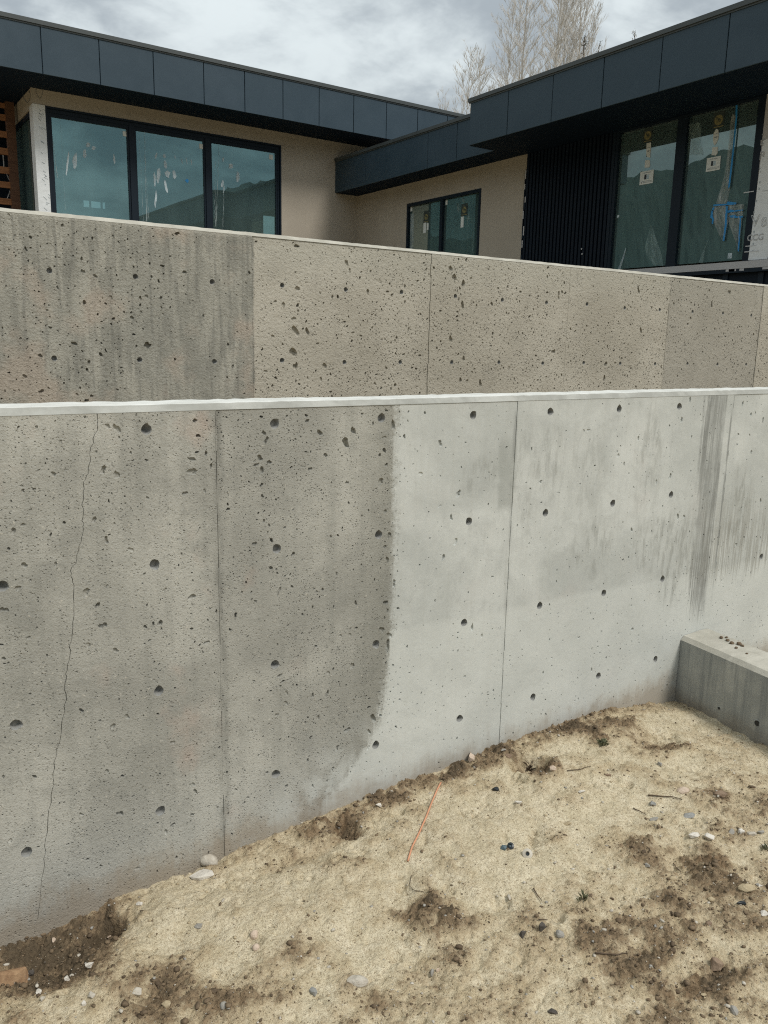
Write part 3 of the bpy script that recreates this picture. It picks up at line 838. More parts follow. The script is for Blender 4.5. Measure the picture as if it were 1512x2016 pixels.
# larger voids measured on the photograph: (px, py, radius px, aspect, rotation)
voids = [(222, 812, 8, .8, 0), (230, 845, 8, .7, .2), (194, 858, 8, .8, -.4), (212, 839, 5, 1, 0), (203, 925, 7, 1, 0), (229, 934, 7, 1, .5), (106, 933, 5, 1, 0), (185, 1024, 6, 1.2, 0),
         (168, 1050, 9, .95, 0), (209, 1064, 6, .9, 0), (257, 1081, 5.5, 1, 0), (168, 1168, 8.5, 1.1, 0), (35, 1158, 6, .7, -.6), (10, 1170, 7, 1, 0), (8, 1200, 7, 1.2, 0), (48, 1113, 6, 1.0, .6), (26, 1045, 6, 1.2, -.3),
         (203, 1231, 7, 1.1, 0), (56, 1256, 4, .9, 0), (173, 1270, 5, .9, -.6), (228, 1281, 6.5, 1.1, .5), (141, 1286, 4, 1.2, 0), (378, 1175, 7, 1.25, 0), (365, 971, 5, 1.1, 0), (403, 967, 4, 1, .3), (378, 904, 6, 1.3, .2),
         (377, 928, 8, .95, 0), (406, 1265, 5, 1.1, 0), (325, 1161, 4, .8, 0), (133, 1142, 5, .7, 0), (109, 1110, 4, 1, 0), (45, 966, 3.5, 1, 0), (120, 870, 3.5, 1, 0), (284, 1130, 3.5, 1, 0), (210, 1154, 3.5, 1.2, 0),
         (520, 853, 5, 1, 0), (525, 866, 6, .7, -.3), (605, 829, 5, 1, 0), (630, 852, 6, 1, .4), (682, 871, 10, .85, .3), (696, 848, 7, .75, 0), (746, 829, 5, .8, -.4), (774, 837, 7, .75, .3), (757, 861, 4.5, 1.2, .3),
         (512, 902, 6, 1.3, -.2), (505, 915, 5, 1.4, .6), (516, 926, 6, .7, -.5), (642, 896, 5, 1, 0), (611, 923, 5, 1, 0), (684, 950, 4, 1, .7), (761, 915, 4, 1, 0), (759, 1007, 4, 1, 0), (750, 949, 7, 1.1, 0), (767, 1054, 6, .7, 0),
         (758, 1077, 4, 1.2, -.3), (763, 1101, 5, .6, 0), (776, 1149, 6, .75, 0), (760, 1186, 5.5, .9, 0), (763, 1203, 3.5, 1, 0), (752, 1240, 6.5, .8, -.2), (766, 1250, 6, 1, 0), (763, 1271, 9, .6, -.2), (701, 1187, 4, .8, .5),
         (663, 1130, 4, 1.1, 0), (549, 1165, 6, .6, -.4), (541, 1174, 4, 1, 0), (635, 1161, 3.5, .7, .4), (624, 1165, 3, .7, .5), (694, 1311, 6, .55, -.3), (551, 1331, 5, .55, -.7), (644, 1366, 5, .5, -.3), (563, 1385, 5, .8, .5), (565, 1365, 4, .7, .6), (616, 1369, 4, .7, -.3),
         (696, 1379, 4, .6, .5), (586, 1293, 3.5, .8, 0), (670, 1252, 3.5, .9, 0), (689, 1250, 4, 1.2, 0), (646, 1325, 4, .9, 0), (735, 1414, 7, .7, 0), (727, 1441, 5, .7, 0), (684, 1437, 6, 1, 0), (725, 1473, 4, 1, .4), (664, 1473, 5, 1, 0), (627, 1413, 4, 1, 0),
         (236, 1602, 6, .8, .6), (244, 1611, 7, .6, .7), (327, 1638, 5, 1, 0), (340, 1462, 5, .8, 0), (378, 1545, 5, .7, .6), (385, 1558, 5, .6, .4), (494, 1440, 4, 1, 0), (222, 1430, 6, .95, 0), (250, 1411, 5, 1, 0), (370, 1490, 4, 1, 0), (270, 1710, 5, 1.3, 0), (20, 1655, 4, 1, 0), (606, 1497, 4, 1, 0), (655, 1515, 4, .9, 0), (545, 1408, 4, 1, 0),
         (867, 873, 6, 1.15, .3), (828, 933, 5, 1, 0), (903, 972, 6, 1, .6), (889, 1019, 5, .9, .3), (897, 1066, 5.5, .8, -.6), (873, 1098, 5.5, .8, -.5), (866, 997, 3.5, 1.5, .3), (930, 1235, 5, .6, -.3), (949, 1252, 3.5, .5, -.4),
         (1208, 812, 5, 1, 0), (1220, 812, 5, .5, -.4), (1159, 847, 3.5, 1.2, 0), (1150, 848, 3, 1, 0), (1257, 862, 4, .6, -.3), (1330, 811, 4, .8, 0), (1342, 826, 4.5, .8, 0), (1359, 787, 4, .8, 0), (1217, 897, 4, .9, 0), (1244, 1043, 4, .9, .3), (1065, 948, 3.5, 1.2, 0), (1292, 949, 4, .9, 0), (1320, 937, 4, .9, 0),
         (1325, 976, 4, .9, 0), (1335, 1017, 5, .8, 0), (1347, 1017, 4, .9, 0), (1229, 913, 3, 1, 0), (1463, 795, 4, .7, 0), (1479, 816, 4, .8, 0), (1503, 827, 4, .7, 0), (1480, 890, 3.5, 1, 0), (1498, 985, 4, .9, 0), (1450, 1072, 3.5, .7, 0), (1455, 855, 3, 1, 0), (1245, 1239, 4, .6, -.2), (1198, 1272, 3, .7, 0), (1140, 1255, 3, 1, 0), (1165, 1318, 3, .8, 0), (1084, 823, 3, .8, 0)]
rg = random.Random(17)
pits = []
for (x, y, r, asp, rot) in voids:
    p = onv(x, y, DL); dep = (p - EYE).dot(CAM_F); rr = r * dep / FPX
    if pl.ok(p.x, p.z, rr * 1.25) and 0 < p.z < ZT - rr * 1.3 and all(abs(p.x - e[0]) > rr * 1.4 for e in edges):
        pl.add(p.x, p.z, rr * 1.35)
        pits.append((pit_poly(p.x, p.z, rr, asp, rot, 10, 0.6, rg), rr * rg.uniform(0.45, 1.15)))
def ub(z): return 1.435 + 0.30 * 0 + np.interp(z, [0.016, 0.18, 0.365, 0.65, 1.5], [-0.085, 0.005, 0.125, 0.19, 0.20])
def scatter(N, u0, u1, z0, z1, rmin, rmax, power, dens, n_small=6):
    k = 0
    for _ in range(N):
        u = rg.uniform(u0, u1); z = rg.uniform(z0, z1)
        if rg.random() > dens(u, z): continue
        r = rmin * (1 - rg.random()) ** (-1 / power)
        if r > rmax: continue
        if any(abs(u - e[0]) < r * 1.6 + 0.002 for e in edges_now): continue
        if z + r * 1.6 > z1: continue
        if not pl.ok(u, z, r * 1.3): continue
        pl.add(u, z, r * 1.4); k += 1
        pits.append((pit_poly(u, z, r, rg.uniform(0.82, 1.2), rg.uniform(0, 3.14), n_small if r < 0.003 else 8, 0.6, rg), r * rg.uniform(0.8, 2.3)))
    return k
edges_now = edges
clus = np.random.RandomState(8)
def dens_dark(u, z):
    if u > ub(z) - 0.02: return 0
    n = float(fbm(np.array([u]), np.array([z]), 4.0, 140, 3)[0])
    base = 0.48 if u < P1 else 1.0
    return base * max(0.12, min(1, (n - 0.30) * 3.0))
def dens_pale(u, z):
    if u < ub(z) + 0.01: return 0
    if z < 0.62: return 0.85 if z < 0.42 else 0.6
    return 0.34
scatter(19000, 0.2, 1.72, -0.06, ZT, 0.0013, 0.0085, 2.55, dens_dark)
scatter(3200, 1.4, 4.4, -0.06, ZT, 0.0020, 0.0060, 2.4, dens_pale)
scatter(160, ub(1.0) - 0.06, ub(1.0) + 0.05, 0.25, ZT, 0.002, 0.007, 1.8, lambda u, z: 0.8)
tm = [tie_mesh('tie_hole', R_T, 0.020, k, k % 3 != 0) for k in range(8)]
for me in tm: me.materials.append(M['tie'])
for e, (u0, u1, off) in enumerate(edges):
    inside = lambda x: u0 < x < u1
    pp = [p for p in pits if inside(p[0][0][0])]
    hh = [circle(a, b, R_T, (k * 7 + e) % 8) for k, (a, b) in enumerate(ties) if inside(a)]
    ss = [(slA, slB, 0.010)] if e == 0 else []
    gap = 0.0012
    pan = panel_mesh('concrete_panel', u0 + gap, u1 - gap, -0.35, ZT, DL + off, 0.05, pp, hh, ss, M['lower'], wall)
    for k, (a, b) in enumerate(ties):
        if inside(a):
            o = bpy.data.objects.new('tie_hole', tm[(k * 7 + e) % 8]); COL.objects.link(o)
            o.parent = wall; o.matrix_parent_inverse = Matrix.Translation(-wall.location); o.location = (a, DL + off, b)
t = MB(); t.box(-1.6, P3 + 2.44, DL + 0.051, DL + 0.188, -0.35, ZT - 0.001); t.build('wall_core', M['lower'], wall)
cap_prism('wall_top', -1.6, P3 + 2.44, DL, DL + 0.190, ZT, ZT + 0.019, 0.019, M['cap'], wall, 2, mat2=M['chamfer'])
tg = MB()                                                                 # proud fin of grout left along the joint
for (uu, z0_, z1_) in ((P1, 0.1, ZT), (P2, 0.0, ZT - .02), (P3, 0.55, ZT)):
    k = 0; z = z0_
    while z < z1_:
        L2 = rg.uniform(0.02, 0.09)
        if rg.random() < 0.55:
            w = rg.uniform(0.0012, 0.0030); tg.box(uu - w + 0.001, uu + w, DL - rg.uniform(0.0004, 0.0016), DL + 0.004, z, min(z + L2, z1_))
        z += L2
tg.build('joint_fin', M['lower'], wall)

# ------------------------------------------------ upper wall
wall2 = empty('retaining_wall', (4.0, DU, 1.2), 'warm grey pitted concrete wall standing behind and above the lower one', 'wall')
ZU = EYE.z + 0.1295 * DU
U1, U2, U3, U4, U5 = [q * DU for q in (0.469, 0.758, 1.05, 1.317, 1.617)]
edges2 = [(-2.0, U1, 0.0), (U1, U2, 0.004), (U2, U3, 0.001), (U3, U4, 0.0015), (U4, U5, 0.004), (U5, U5 + 1.22, 0.0), (U5 + 1.22, U5 + 4, 0.002)]
pl = Placer(); pits = []; ties2 = []
rg = random.Random(33)
R_T2 = 0.0135
for k in range(-2, 19):
    for q in (0.0705, -0.0275):
        a, b = DU * (0.219 + 0.0975 * k) + rg.uniform(-.006, .006), EYE.z + DU * q + rg.uniform(-.006, .006)
        if any(abs(a - e[0]) < 0.02 or abs(a - e[1]) < 0.02 for e in edges2): continue
        ties2.append((a, b)); pl.add(a, b, R_T2 + 0.008)
voids2 = [(583, 653, 9, .7, .5), (606, 652, 5, .7, .3), (578, 695, 9, 1.3, .5), (588, 688, 5, .7, .3), (583, 720, 6, .8, .6), (586, 568, 6, .7, -.3), (558, 602, 5, 1, 0), (542, 594, 4, 1, 0), (578, 628, 5, 1.2, 0), (585, 484, 5, 1.1, 0),
          (683, 518, 5, .6, .2), (689, 533, 4, .7, 0), (725, 574, 4, .8, 0), (626, 677, 4, .8, 0), (640, 720, 5, .7, .3), (632, 747, 4, .8, 0), (291, 681, 7, .65, -.5), (145, 676, 5, 1.3, -.4), (218, 586, 4, 1, 0), (289, 584, 4, 1.5, 0), (81, 771, 5, 1.2, 0), (458, 722, 4, 1, -.5),
          (895, 548, 7, .6, .5), (912, 558, 6, .5, 0), (887, 528, 5, .8, 0), (911, 600, 5, .6, 0), (888, 668, 5, .5, .1), (804, 650, 4, .7, -.4), (1100, 583, 6, .6, 0), (1090, 692, 5, .8, .2), (946, 755, 6, .6, 0), (912, 706, 5, .8, .4), (907, 748, 4, 1, 0), (919, 751, 4, 1, 0),
          (1126, 560, 5, .5, 0), (1258, 572, 5, .6, .3), (1262, 651, 4, .7, 0), (1193, 717, 5, .9, .3), (1190, 745, 5, .6, 0), (1072, 722, 5, .7, 0), (1402, 600, 4, .6, 0), (1437, 575, 4, .6, .3), (1001, 726, 4, .6, 0)]
for (x, y, r, asp, rot) in voids2:
    p = onv(x, y, DU); rr = r * (p - EYE).dot(CAM_F) / FPX
    if pl.ok(p.x, p.z, rr * 1.25) and all(abs(p.x - e[0]) > rr * 1.4 for e in edges2):
        pl.add(p.x, p.z, rr * 1.35); pits.append((pit_poly(p.x, p.z, rr, asp, rot, 9, 0.6, rg), rr * rg.uniform(0.5, 1.2)))
edges_now = edges2
def dens_up(u, z):
    n = float(fbm(np.array([u]), np.array([z]), 2.2, 190, 3)[0])
    if u < U1: return max(0.04, min(0.32, (n - 0.38) * 1.2))
    if u > U4: return max(0.1, min(0.55, (n - 0.3) * 1.8))
    return max(0.12, min(0.8, (n - 0.32) * 2.4))
scatter(16000, 0.55, 7.3, 1.2, ZU, 0.0028, 0.011, 2.2, dens_up)
tm2 = [tie_mesh('tie_hole', R_T2, 0.020, 10 + k, k % 3 != 0) for k in range(8)]
for me in tm2: me.materials.append(M['tie'])
for e, (u0, u1, off) in enumerate(edges2):
    inside = lambda x: u0 < x < u1
    pp = [p for p in pits if inside(p[0][0][0])]
    hh = [circle(a, b, R_T2, 10 + (k * 5 + e) % 8) for k, (a, b) in enumerate(ties2) if inside(a)]
    panel_mesh('concrete_panel', u0 + 0.0012, u1 - 0.0012, 0.9, ZU, DU + off, 0.05, pp, hh, [], M['upper'], wall2)
    for k, (a, b) in enumerate(ties2):
        if inside(a):
            o = bpy.data.objects.new('tie_hole', tm2[(k * 5 + e) % 8]); COL.objects.link(o)
            o.parent = wall2; o.matrix_parent_inverse = Matrix.Translation(-wall2.location); o.location = (a, DU + off, b)
t = MB(); t.box(-2.0, U5 + 4, DU + 0.055, DU + 0.188, 0.9, ZU - 0.001); t.build('wall_core', M['upper'], wall2)
cap_prism('wall_top', -2.0, U5 + 4, DU, DU + 0.19, ZU, ZU + 0.018, 0.018, M['cap2'], wall2, 5, 0.035, 0.002)

tg = MB()
for uu in (U1, U2, U4, U5):
    z = 1.2
    while z < ZU - .1:
        L2 = rg.uniform(0.02, 0.10)
        if rg.random() < 0.6:
            w = rg.uniform(0.002, 0.006); tg.box(uu - w, uu + w, DU - rg.uniform(0.001, 0.003), DU + 0.01, z, z + L2)
        z += L2
tg.build('joint_fin', M['upper'], wall2)
# ------------------------------------------------ low cheek wall at the right
cheek = empty('low_wall', (3.4, 2.0, 0), 'short low concrete wall with dirt on top butting into the right of the lower retaining wall', 'wall')
CT = 0.309; CK = 0.139
def cu(v): return 3.379 - CK * (2.322 - v)
ndiv = 40; vs = [2.3205 - 1.7 * k / ndiv for k in range(ndiv + 1)]
rg = random.Random(9)
hole = (onu(1491, 1424, 3.32), onu(1417, 1395, 3.34))
v, f = [], []
for y in vs:
    j = lambda: (rg.random() - 0.5) * 0.003
    x = cu(y)
    v += [(x, y, -0.3), (x, y, CT - 0.020), (x + 0.020 + j(), y, CT + j()), (x + 0.215 + j(), y, CT + j()), (x + 0.235, y, CT - 0.02), (x + 0.235, y, -0.3)]
for k in range(ndiv):
    for q_ in (0, 3, 4): a = k * 6 + q_; f.append((a, a + 1, a + 7, a + 6))
e = ndiv * 6; f.append((e, e + 1, e + 2, e + 3, e + 4, e + 5))
finish('wall_body', v, f, M['cheek'], cheek)
vt, ft = [], []
for k in range(ndiv + 1):
    b = k * 6; p1, p2, p3 = v[b + 1], v[b + 2], v[b + 3]
    mids = [tuple(p2[i] + (p3[i] - p2[i]) * s for i in range(3)) for s in (0.33, 0.66)]
    mids = [(q_[0], q_[1], q_[2] + (rg.random() - .3) * 0.004) for q_ in mids]
    vt += [p1, p2, mids[0], mids[1], p3]
for k in range(ndiv):
    for q_ in range(4): a = k * 5 + q_; ft.append((a, a + 1, a + 6, a + 5))
finish('wall_top', vt, ft, M['cap2'], cheek)
for (px, py) in ((1491, 1424), (1416, 1394)):
    # tie hole: raised collar, the darkness inside drawn as a flat black disc
    d = ray(px, py); tt = 2.0
    for _ in range(20):
        p = EYE + d * tt; tt += (cu(p.y) - p.x) / (d.x - CK * d.y)
    p = EYE + d * tt; r_ = 0.014 if px > 1450 else 0.007
    t = MB(); ring = []
    for (q_, dx_) in ((1.35, -0.0006), (1.0, -0.0022), (0.95, 0.001)):
        ring.append([(p.x + dx_ + math.sin(a) * 0 - 0.0, p.y + math.cos(a) * r_ * q_, p.z + math.sin(a) * r_ * q_) for a in [k * math.pi / 8 for k in range(16)]])
    for a_, b_ in zip(ring[:-1], ring[1:]):
        for k in range(16): t.quad(a_[k], a_[(k + 1) % 16], b_[(k + 1) % 16], b_[k])
    t.build('tie_hole', M['cheek'], cheek)
    t = MB(); t.poly([(p.x - 0.0012, p.y + math.cos(a) * r_ * .97, p.z + math.sin(a) * r_ * .97) for a in [k * math.pi / 8 for k in range(16)]][::-1])
    t.build('hole_fill', M['blackplastic'], cheek)

# ================================================================== HOUSE
DW, DF = 17.0, 16.04          # left wing: wall and fascia planes (v)
EW, EF, ER = 10.66, 9.47, 10.05   # right wing: wall, big fascia, recessed fascia planes (u)
ZSL, ZTL = 1.70 + 0.2594 * DW, 1.70 + 0.3275 * DF    # left soffit and roof top
ZSR = 1.70 + 0.311 * EW                              # right soffit
ZTB, ZTR = 1.70 + 0.4285 * EF, 1.70 + 0.403 * ER     # roof tops of big and recessed fascia
ZG = 2.0
UC = 0.2117 * DW                                     # left corner of the left wing
house = empty('house', (8.0, DW, ZG), 'low modern house with dark metal roof edge, beige stucco and tall windows', 'house')

# ---- left wing walls (beige stucco) around the window
WL0, WL1, WLT = 0.2252 * DW, 0.5105 * DW, 1.70 + 0.2437 * DW
t = MB(); t.box(UC, EW + 0.3, DW, DW + 0.28, WLT, ZSL + 0.02); t.build('wall', M['stucco'], house)
t = MB(); t.box(WL1, EW + 0.30, DW, DW + 0.28, ZG - 0.1, WLT - 0.001); t.build('wall', M['stucco'], house)
# side wall running away from the corner, header over its own window
SB = 19.3
t = MB(); t.box(UC, UC + 0.28, DW + 0.281, SB, WLT - 0.06, ZSL + 0.02); t.build('wall', M['stucco'], house)
t = MB(); t.box(UC, UC + 0.28, SB + 0.001, 27, ZG - 0.1, ZSL + 0.02); t.build('wall', M['stucco'], house)
# white corner post
cpst = MB(); cpst.box(UC + 0.006, WL0 - 0.004, DW - 0.012, DW + 0.27, ZG, WLT - 0.002)
cp_o = cpst.build('corner_post', M['wrap'], house)
t = MB(); rg = random.Random(40)
for k in range(46):
    z = rg.uniform(2.9, WLT - 0.05); x = rg.uniform(UC + 0.09, WL0 - 0.03); a = rg.uniform(0.2, 1.0); l = rg.uniform(0.02, 0.06)
    pts = [(x, DW - 0.0125, z), (x + l, DW - 0.0125, z - l * a), (x + l + .004, DW - 0.0125, z - l * a + .009), (x + .004, DW - .0125, z + .009)]
    t.slab(pts, (0, -0.002, 0))
t.build('scuffs', M['papergrey'], cp_o)['kind'] = 'stuff'
# side window
def box_on_A(mb, a0, a1, z0, z1, d0, d1): return mb.box(a0, a1, DW + d0, DW + d1, z0, z1)
def box_on_B(mb, a0, a1, z0, z1, d0, d1): return mb.box(EW + d0, EW + d1, a0, a1, z0, z1)
sw = MB(); sw.box(UC + 0.02, UC + 0.10, DW + 0.30, DW + 0.38, ZG, WLT - 0.062).box(UC + 0.02, UC + 0.10, SB - 0.09, SB - 0.002, ZG, WLT - 0.062).box(UC + 0.021, UC + 0.099, DW + 0.381, SB - 0.091, WLT - 0.15, WLT - 0.063)
side = sw.build('window', M['black'], house)
t = MB(); t.box(UC + 0.055, UC + 0.063, DW + 0.381, SB - 0.091, ZG, WLT - 0.151); t.build('pane', M['glass2'], side)

# ---- left three-light window
fr = MB(); FD0, FD1 = 0.03, 0.13
gz0 = ZG + 0.05
fw = 0.075
box_on_A(fr, WL0, WL0 + fw, gz0, WLT - 0.003, FD0, FD1); box_on_A(fr, WL1 - fw, WL1 - 0.003, gz0, WLT - 0.003, FD0, FD1)
box_on_A(fr, WL0 + fw, WL1 - fw, WLT - 0.10, WLT - 0.003, FD0 + .001, FD1 - .001)
winL = fr.build('window', M['black'], house)
t = MB(); box_on_A(t, WL0 - 0.0, WL0 + 0.03, gz0, WLT - 0.004, -0.02, FD0 - .001); box_on_A(t, WL1 - 0.03, WL1, gz0, WLT - 0.004, -0.008, FD0 - .001); box_on_A(t, WL0 + .03, WL1 - .03, WLT - 0.035, WLT - 0.004, -0.008, FD0 - .001)
t.build('frame_trim', M['black'], winL)
mulls = (0.3192 * DW, 0.4118 * DW)
for q in mulls:
    t = MB(); box_on_A(t, q - 0.055, q + 0.055, gz0, WLT - 0.101, FD0 - 0.012, FD1 - .002); t.build('mullion', M['black'], winL)
sash = MB()
bounds = [(WL0 + fw, mulls[0] - 0.055), (mulls[0] + 0.055, mulls[1] - 0.055), (mulls[1] + 0.055, WL1 - fw)]
for (a, b) in bounds:
    s_ = MB(); w_ = 0.035
    box_on_A(s_, a, a + w_, gz0, WLT - .101, FD0 + .012, FD1 - .01); box_on_A(s_, b - w_, b, gz0, WLT - .101, FD0 + .012, FD1 - .01); box_on_A(s_, a + w_, b - w_, WLT - 0.165, WLT - 0.101, FD0 + .013, FD1 - .011)
    s_.build('sash', M['black'], winL)
    t = MB(); box_on_A(t, a + w_ - .002, b - w_ + .002, gz0, WLT - 0.16, 0.070, 0.078); t.build('pane', M['glass'], winL)
GA = DW + 0.068          # just outside the glass of the left window
def z5(x, y): return (x / 2.8 + 60, y / 2.8 + 200)
def scrap_A(cx, cy, w, h, seed, skew=0.0, mat='scrap', n=12, name='film_scrap'):
    rg_ = random.Random(seed); pts = []
    for k in range(n):
        a = 2 * math.pi * k / n
        q = 0.5 + 0.65 * rg_.random()
        px = cx + math.cos(a) * w / 2 * q + skew * math.sin(a) * h / 2; py = cy + math.sin(a) * h / 2 * (0.8 + 0.35 * rg_.random())
        pts.append(onv(*z5(px, py), GA))
    t_ = MB(); t_.slab([p for p in pts], (0, -0.002, 0)); return t_.build(name, M[mat], winL)
for k, a in enumerate([(204, 340, 16, 130, -.1), (245, 328, 28, 95, -.08), (317, 238, 24, 28, 0), (299, 288, 22, 48, 0), (348, 255, 28, 22, 0), (462, 318, 12, 54, .1),
                       (693, 298, 14, 34, -.2), (738, 300, 24, 22, 0), (744, 345, 18, 56, .1), (705, 405, 25, 86, -.05), (684, 428, 15, 84, .05), (755, 400, 36, 40, 0), (793, 400, 22, 52, .1), (747, 470, 17, 76, .2), (690, 540, 14, 96, -.05),
                       (797, 306, 6, 18, .3), (835, 328, 6, 38, .25), (861, 328, 5, 38, .2), (887, 333, 6, 36, .12), (1063, 320, 13, 26, -.1), (1105, 355, 28, 30, .0), (1142, 415, 26, 56, 0), (1058, 452, 20, 44, -.1), (1066, 486, 8, 44, -.1)]):
    scrap_A(*a[:4], 60 + k, a[4])
def rect_A(cx, cy, w, h, mat, name, parent=None, off=0.0):
    c = [onv(*z5(cx + sx * w / 2, cy + sy * h / 2), GA - off) for sx, sy in ((-1, 1), (1, 1), (1, -1), (-1, -1))]
    x0, x1 = c[0].x, c[1].x; z0, z1 = (c[0].z + c[1].z) / 2, (c[2].z + c[3].z) / 2
    t_ = MB(); t_.box(x0, x1, GA - off - 0.002, GA - off, z0, z1); return t_.build(name, M[mat], winL)
for a in ((520, 178), (942, 247), (1326, 306)): rect_A(*a, 21, 27, 'paper', 'sticker')
for (x0, y0, x1, y1, w, wig, sd) in ((165, 82, 192, 600, 2.5, 1, 1), (628, 165, 640, 660, 7, 5, 2), (600, 200, 622, 660, 3, 3, 3), (1040, 222, 1022, 690, 5, 4, 4), (1018, 330, 1018, 690, 4, 5, 5), (122, 190, 148, 420, 6, 4, 6), (1058, 640, 1056, 712, 3, 1, 7), (640, 420, 652, 650, 4, 4, 8), (1066, 500, 1062, 690, 4, 4, 9)):
    rg_ = random.Random(sd); lft, rgt = [], []
    for k in range(22):
        q = k / 21; x = x0 + (x1 - x0) * q + rg_.uniform(-wig, wig) * 0.6; y = y0 + (y1 - y0) * q
        ww = w * rg_.uniform(0.3, 1.0) * 0.5
        lft.append(onv(*z5(x - ww, y), GA)); rgt.append(onv(*z5(x + ww, y), GA))
    t = MB()
    for k in range(21): t.quad(lft[k], lft[k + 1], rgt[k + 1], rgt[k])
    t.build('film_streak', M['streak'], winL)
b_ = scrap_A(863, 436, 20, 22, 5, 0, 'tape', 8, 'tape_scrap')

# ---- rooms behind the left window: floor, ceiling, back wall with a bright clerestory
cl0, cl1 = onv(165, 407, 22.0), onv(211, 397, 22.0)
t = MB(); t.box(UC + .3, cl0.x, 22, 22.2, ZG, ZSL - .1).box(cl1.x, EW, 22, 22.2, ZG, ZSL - .1).box(cl0.x, cl1.x, 22.001, 22.199, ZG, cl0.z).box(cl0.x, cl1.x, 22.001, 22.199, cl1.z, ZSL - .1)
t.box(cl0.x + .16, cl0.x + .20, 22.05, 22.1, cl0.z, cl1.z).box(cl0.x + .44, cl0.x + .48, 22.05, 22.1, cl0.z, cl1.z)
t.build('interior_wall', M['room'], house)
t = MB(); t.box(UC + .3, 19.9, DW + .3, 26.9, ZG - .05, ZG); t.build('interior_floor', M['roomd'], house)
t = MB(); t.box(UC + .3, 19.9, DW + .3, 26.9, WLT + .05, WLT + .12); t.build('ceiling', M['room'], house)
# things one glimpses through the glass: a counter and a pale lintel
t = MB(); p0 = onv(222, 437, 20.0); p1 = onv(290, 400, 20.0); t.box(p0.x, p1.x + 1.0, 20.0, 20.3, p0.z - .25, p0.z + .1); t.build('interior_beam', M['white'], house)

# ---- left roof: soffit, fascia panels, flashing
t = MB(); t.box(2.62, 21, DF + 0.02, 27.5, ZSL, ZSL + 0.05); t.build('soffit', M['soffit'], house)
fasc = MB(); fasc.box(2.64, 21, DF + 0.022, DF + 0.10, ZSL + 0.051, ZTL - 0.06)
fascia = fasc.build('fascia', M['black'], house)
joints = [0.165 * DF] + [q * DF for q in (0.225, 0.286, 0.347, 0.408, 0.461, 0.5135, 0.566, 0.619, 0.672, 0.725, 0.778, 0.831, 0.884)]
def fascia_run(js, plane, z0, z1, axis, parent, th=0.02, gap=0.0065):
    for a, b in zip(js[:-1], js[1:]):
        t_ = MB()
        a2, b2 = min(a, b) + gap, max(a, b) - gap
        o_ = rnd.uniform(-0.0015, 0.0015)
        if axis == 'A': t_.box(a2, b2, plane + o_, plane + th, z0, z1)
        else: t_.box(plane + o_, plane + th, a2, b2, z0, z1)
        o = t_.build('fascia_panel', M['fascia'], parent)
        bv = o.modifiers.new('edge', 'BEVEL'); bv.width = 0.004; bv.segments = 1
fascia_run(joints, DF, ZSL + 0.002, ZTL - 0.075, 'A', fascia)
t = MB(); t.box(2.58, 21, DF - 0.030, DF + 0.13, ZTL - 0.070, ZTL); t.box(2.60, 21, DF - 0.012, DF + .0, ZTL - 0.095, ZTL - 0.0705)
t.build('roof_flashing', M['flash'], house)
t = MB(); t.box(2.60, 21, DF + 0.131, 27.5, ZSL + 0.3, ZTL - 0.03); t.build('roof', M['flash'], house)
t = MB(); t.box(2.60, 2.638, DF + 0.02, 27.5, ZSL + .06, ZTL - 0.071); t.build('fascia_end', M['fascia'], house)
# slack wires hanging out of the soffit at the corner
for (px, py, w, h) in ((77, 176, 6, 13), (52, 183, 7, 14)):
    c = onv(px, py, DW - 0.25); pts = []
    for k in range(15):
        a = math.pi * (1.0 + 1.35 * k / 14) - 0.4
        pts.append((c.x + math.cos(a) * w * 0.0085, c.y + 0.02 * math.sin(k), c.z - 0.02 + math.sin(a) * h * 0.0095))
    pts[0] = (pts[0][0], pts[0][1], ZSL + 0.01)
    t = MB(); t.tube(pts, 0.004, 5); t.build('wire', M['wire'], house)

# ---- right wing walls
V_in = DW
sw0, sw1, swt = 1.180 * EW, 1.407 * EW, 1.70 + 0.2728 * EW       # small window
c0, c1 = 0.8835 * EW, 1.0665 * EW                                 # dark ribbed cladding
b0, b1 = 0.648 * EW, 0.878 * EW                                   # big window (outer)
ZSILL = 1.70 + 0.1125 * EW
t = MB(); box_on_B(t, c1 + .002, DW, swt, ZSR + .02, 0, 0.25); t.build('wall', M['stucco'], house)
t = MB(); box_on_B(t, sw1, DW, ZG - .1, swt - .001, 0, 0.25); t.build('wall', M['stucco'], house)
t = MB(); box_on_B(t, c1 + .002, sw0, ZG - .1, swt - .001, 0, 0.25); t.build('wall', M['stucco'], house)
def bwin(a0, a1, z0, z1, fwid, mull, mw, glass, top):
    f_ = MB()
    box_on_B(f_, a0, a0 + fwid, z0, z1, -0.012, 0.11); box_on_B(f_, a1 - fwid, a1, z0, z1, -0.012, 0.11); box_on_B(f_, a0 + fwid, a1 - fwid, z1 - top, z1, -0.011, 0.109)
    w = f_.build('window', M['black'], house)
    t_ = MB(); box_on_B(t_, mull - mw / 2, mull + mw / 2, z0, z1 - top - .001, -0.010, 0.10); t_.build('mullion', M['black'], w)
    for (p_, q_) in ((a0 + fwid, mull - mw / 2), (mull + mw / 2, a1 - fwid)):
        t_ = MB(); box_on_B(t_, p_ - .001, q_ + .001, z0 + 0.03, z1 - top + .001, 0.045, 0.053); t_.build('pane', M[glass], w)
    return w
winS = bwin(sw0, sw1 - .002, ZG + .2, swt - .003, 0.055, 1.294 * EW, 0.085, 'glass2', 0.06)
winB = bwin(b0, b1, ZSILL + .002, ZSR - 0.004, 0.055, 0.764 * EW, 0.165, 'glass2', 0.035)
t = MB(); box_on_B(t, b0 - 0.055, b0 - .001, ZSILL, ZSR - .002, -0.02, 0.12); t.build('jamb', M['black'], house)
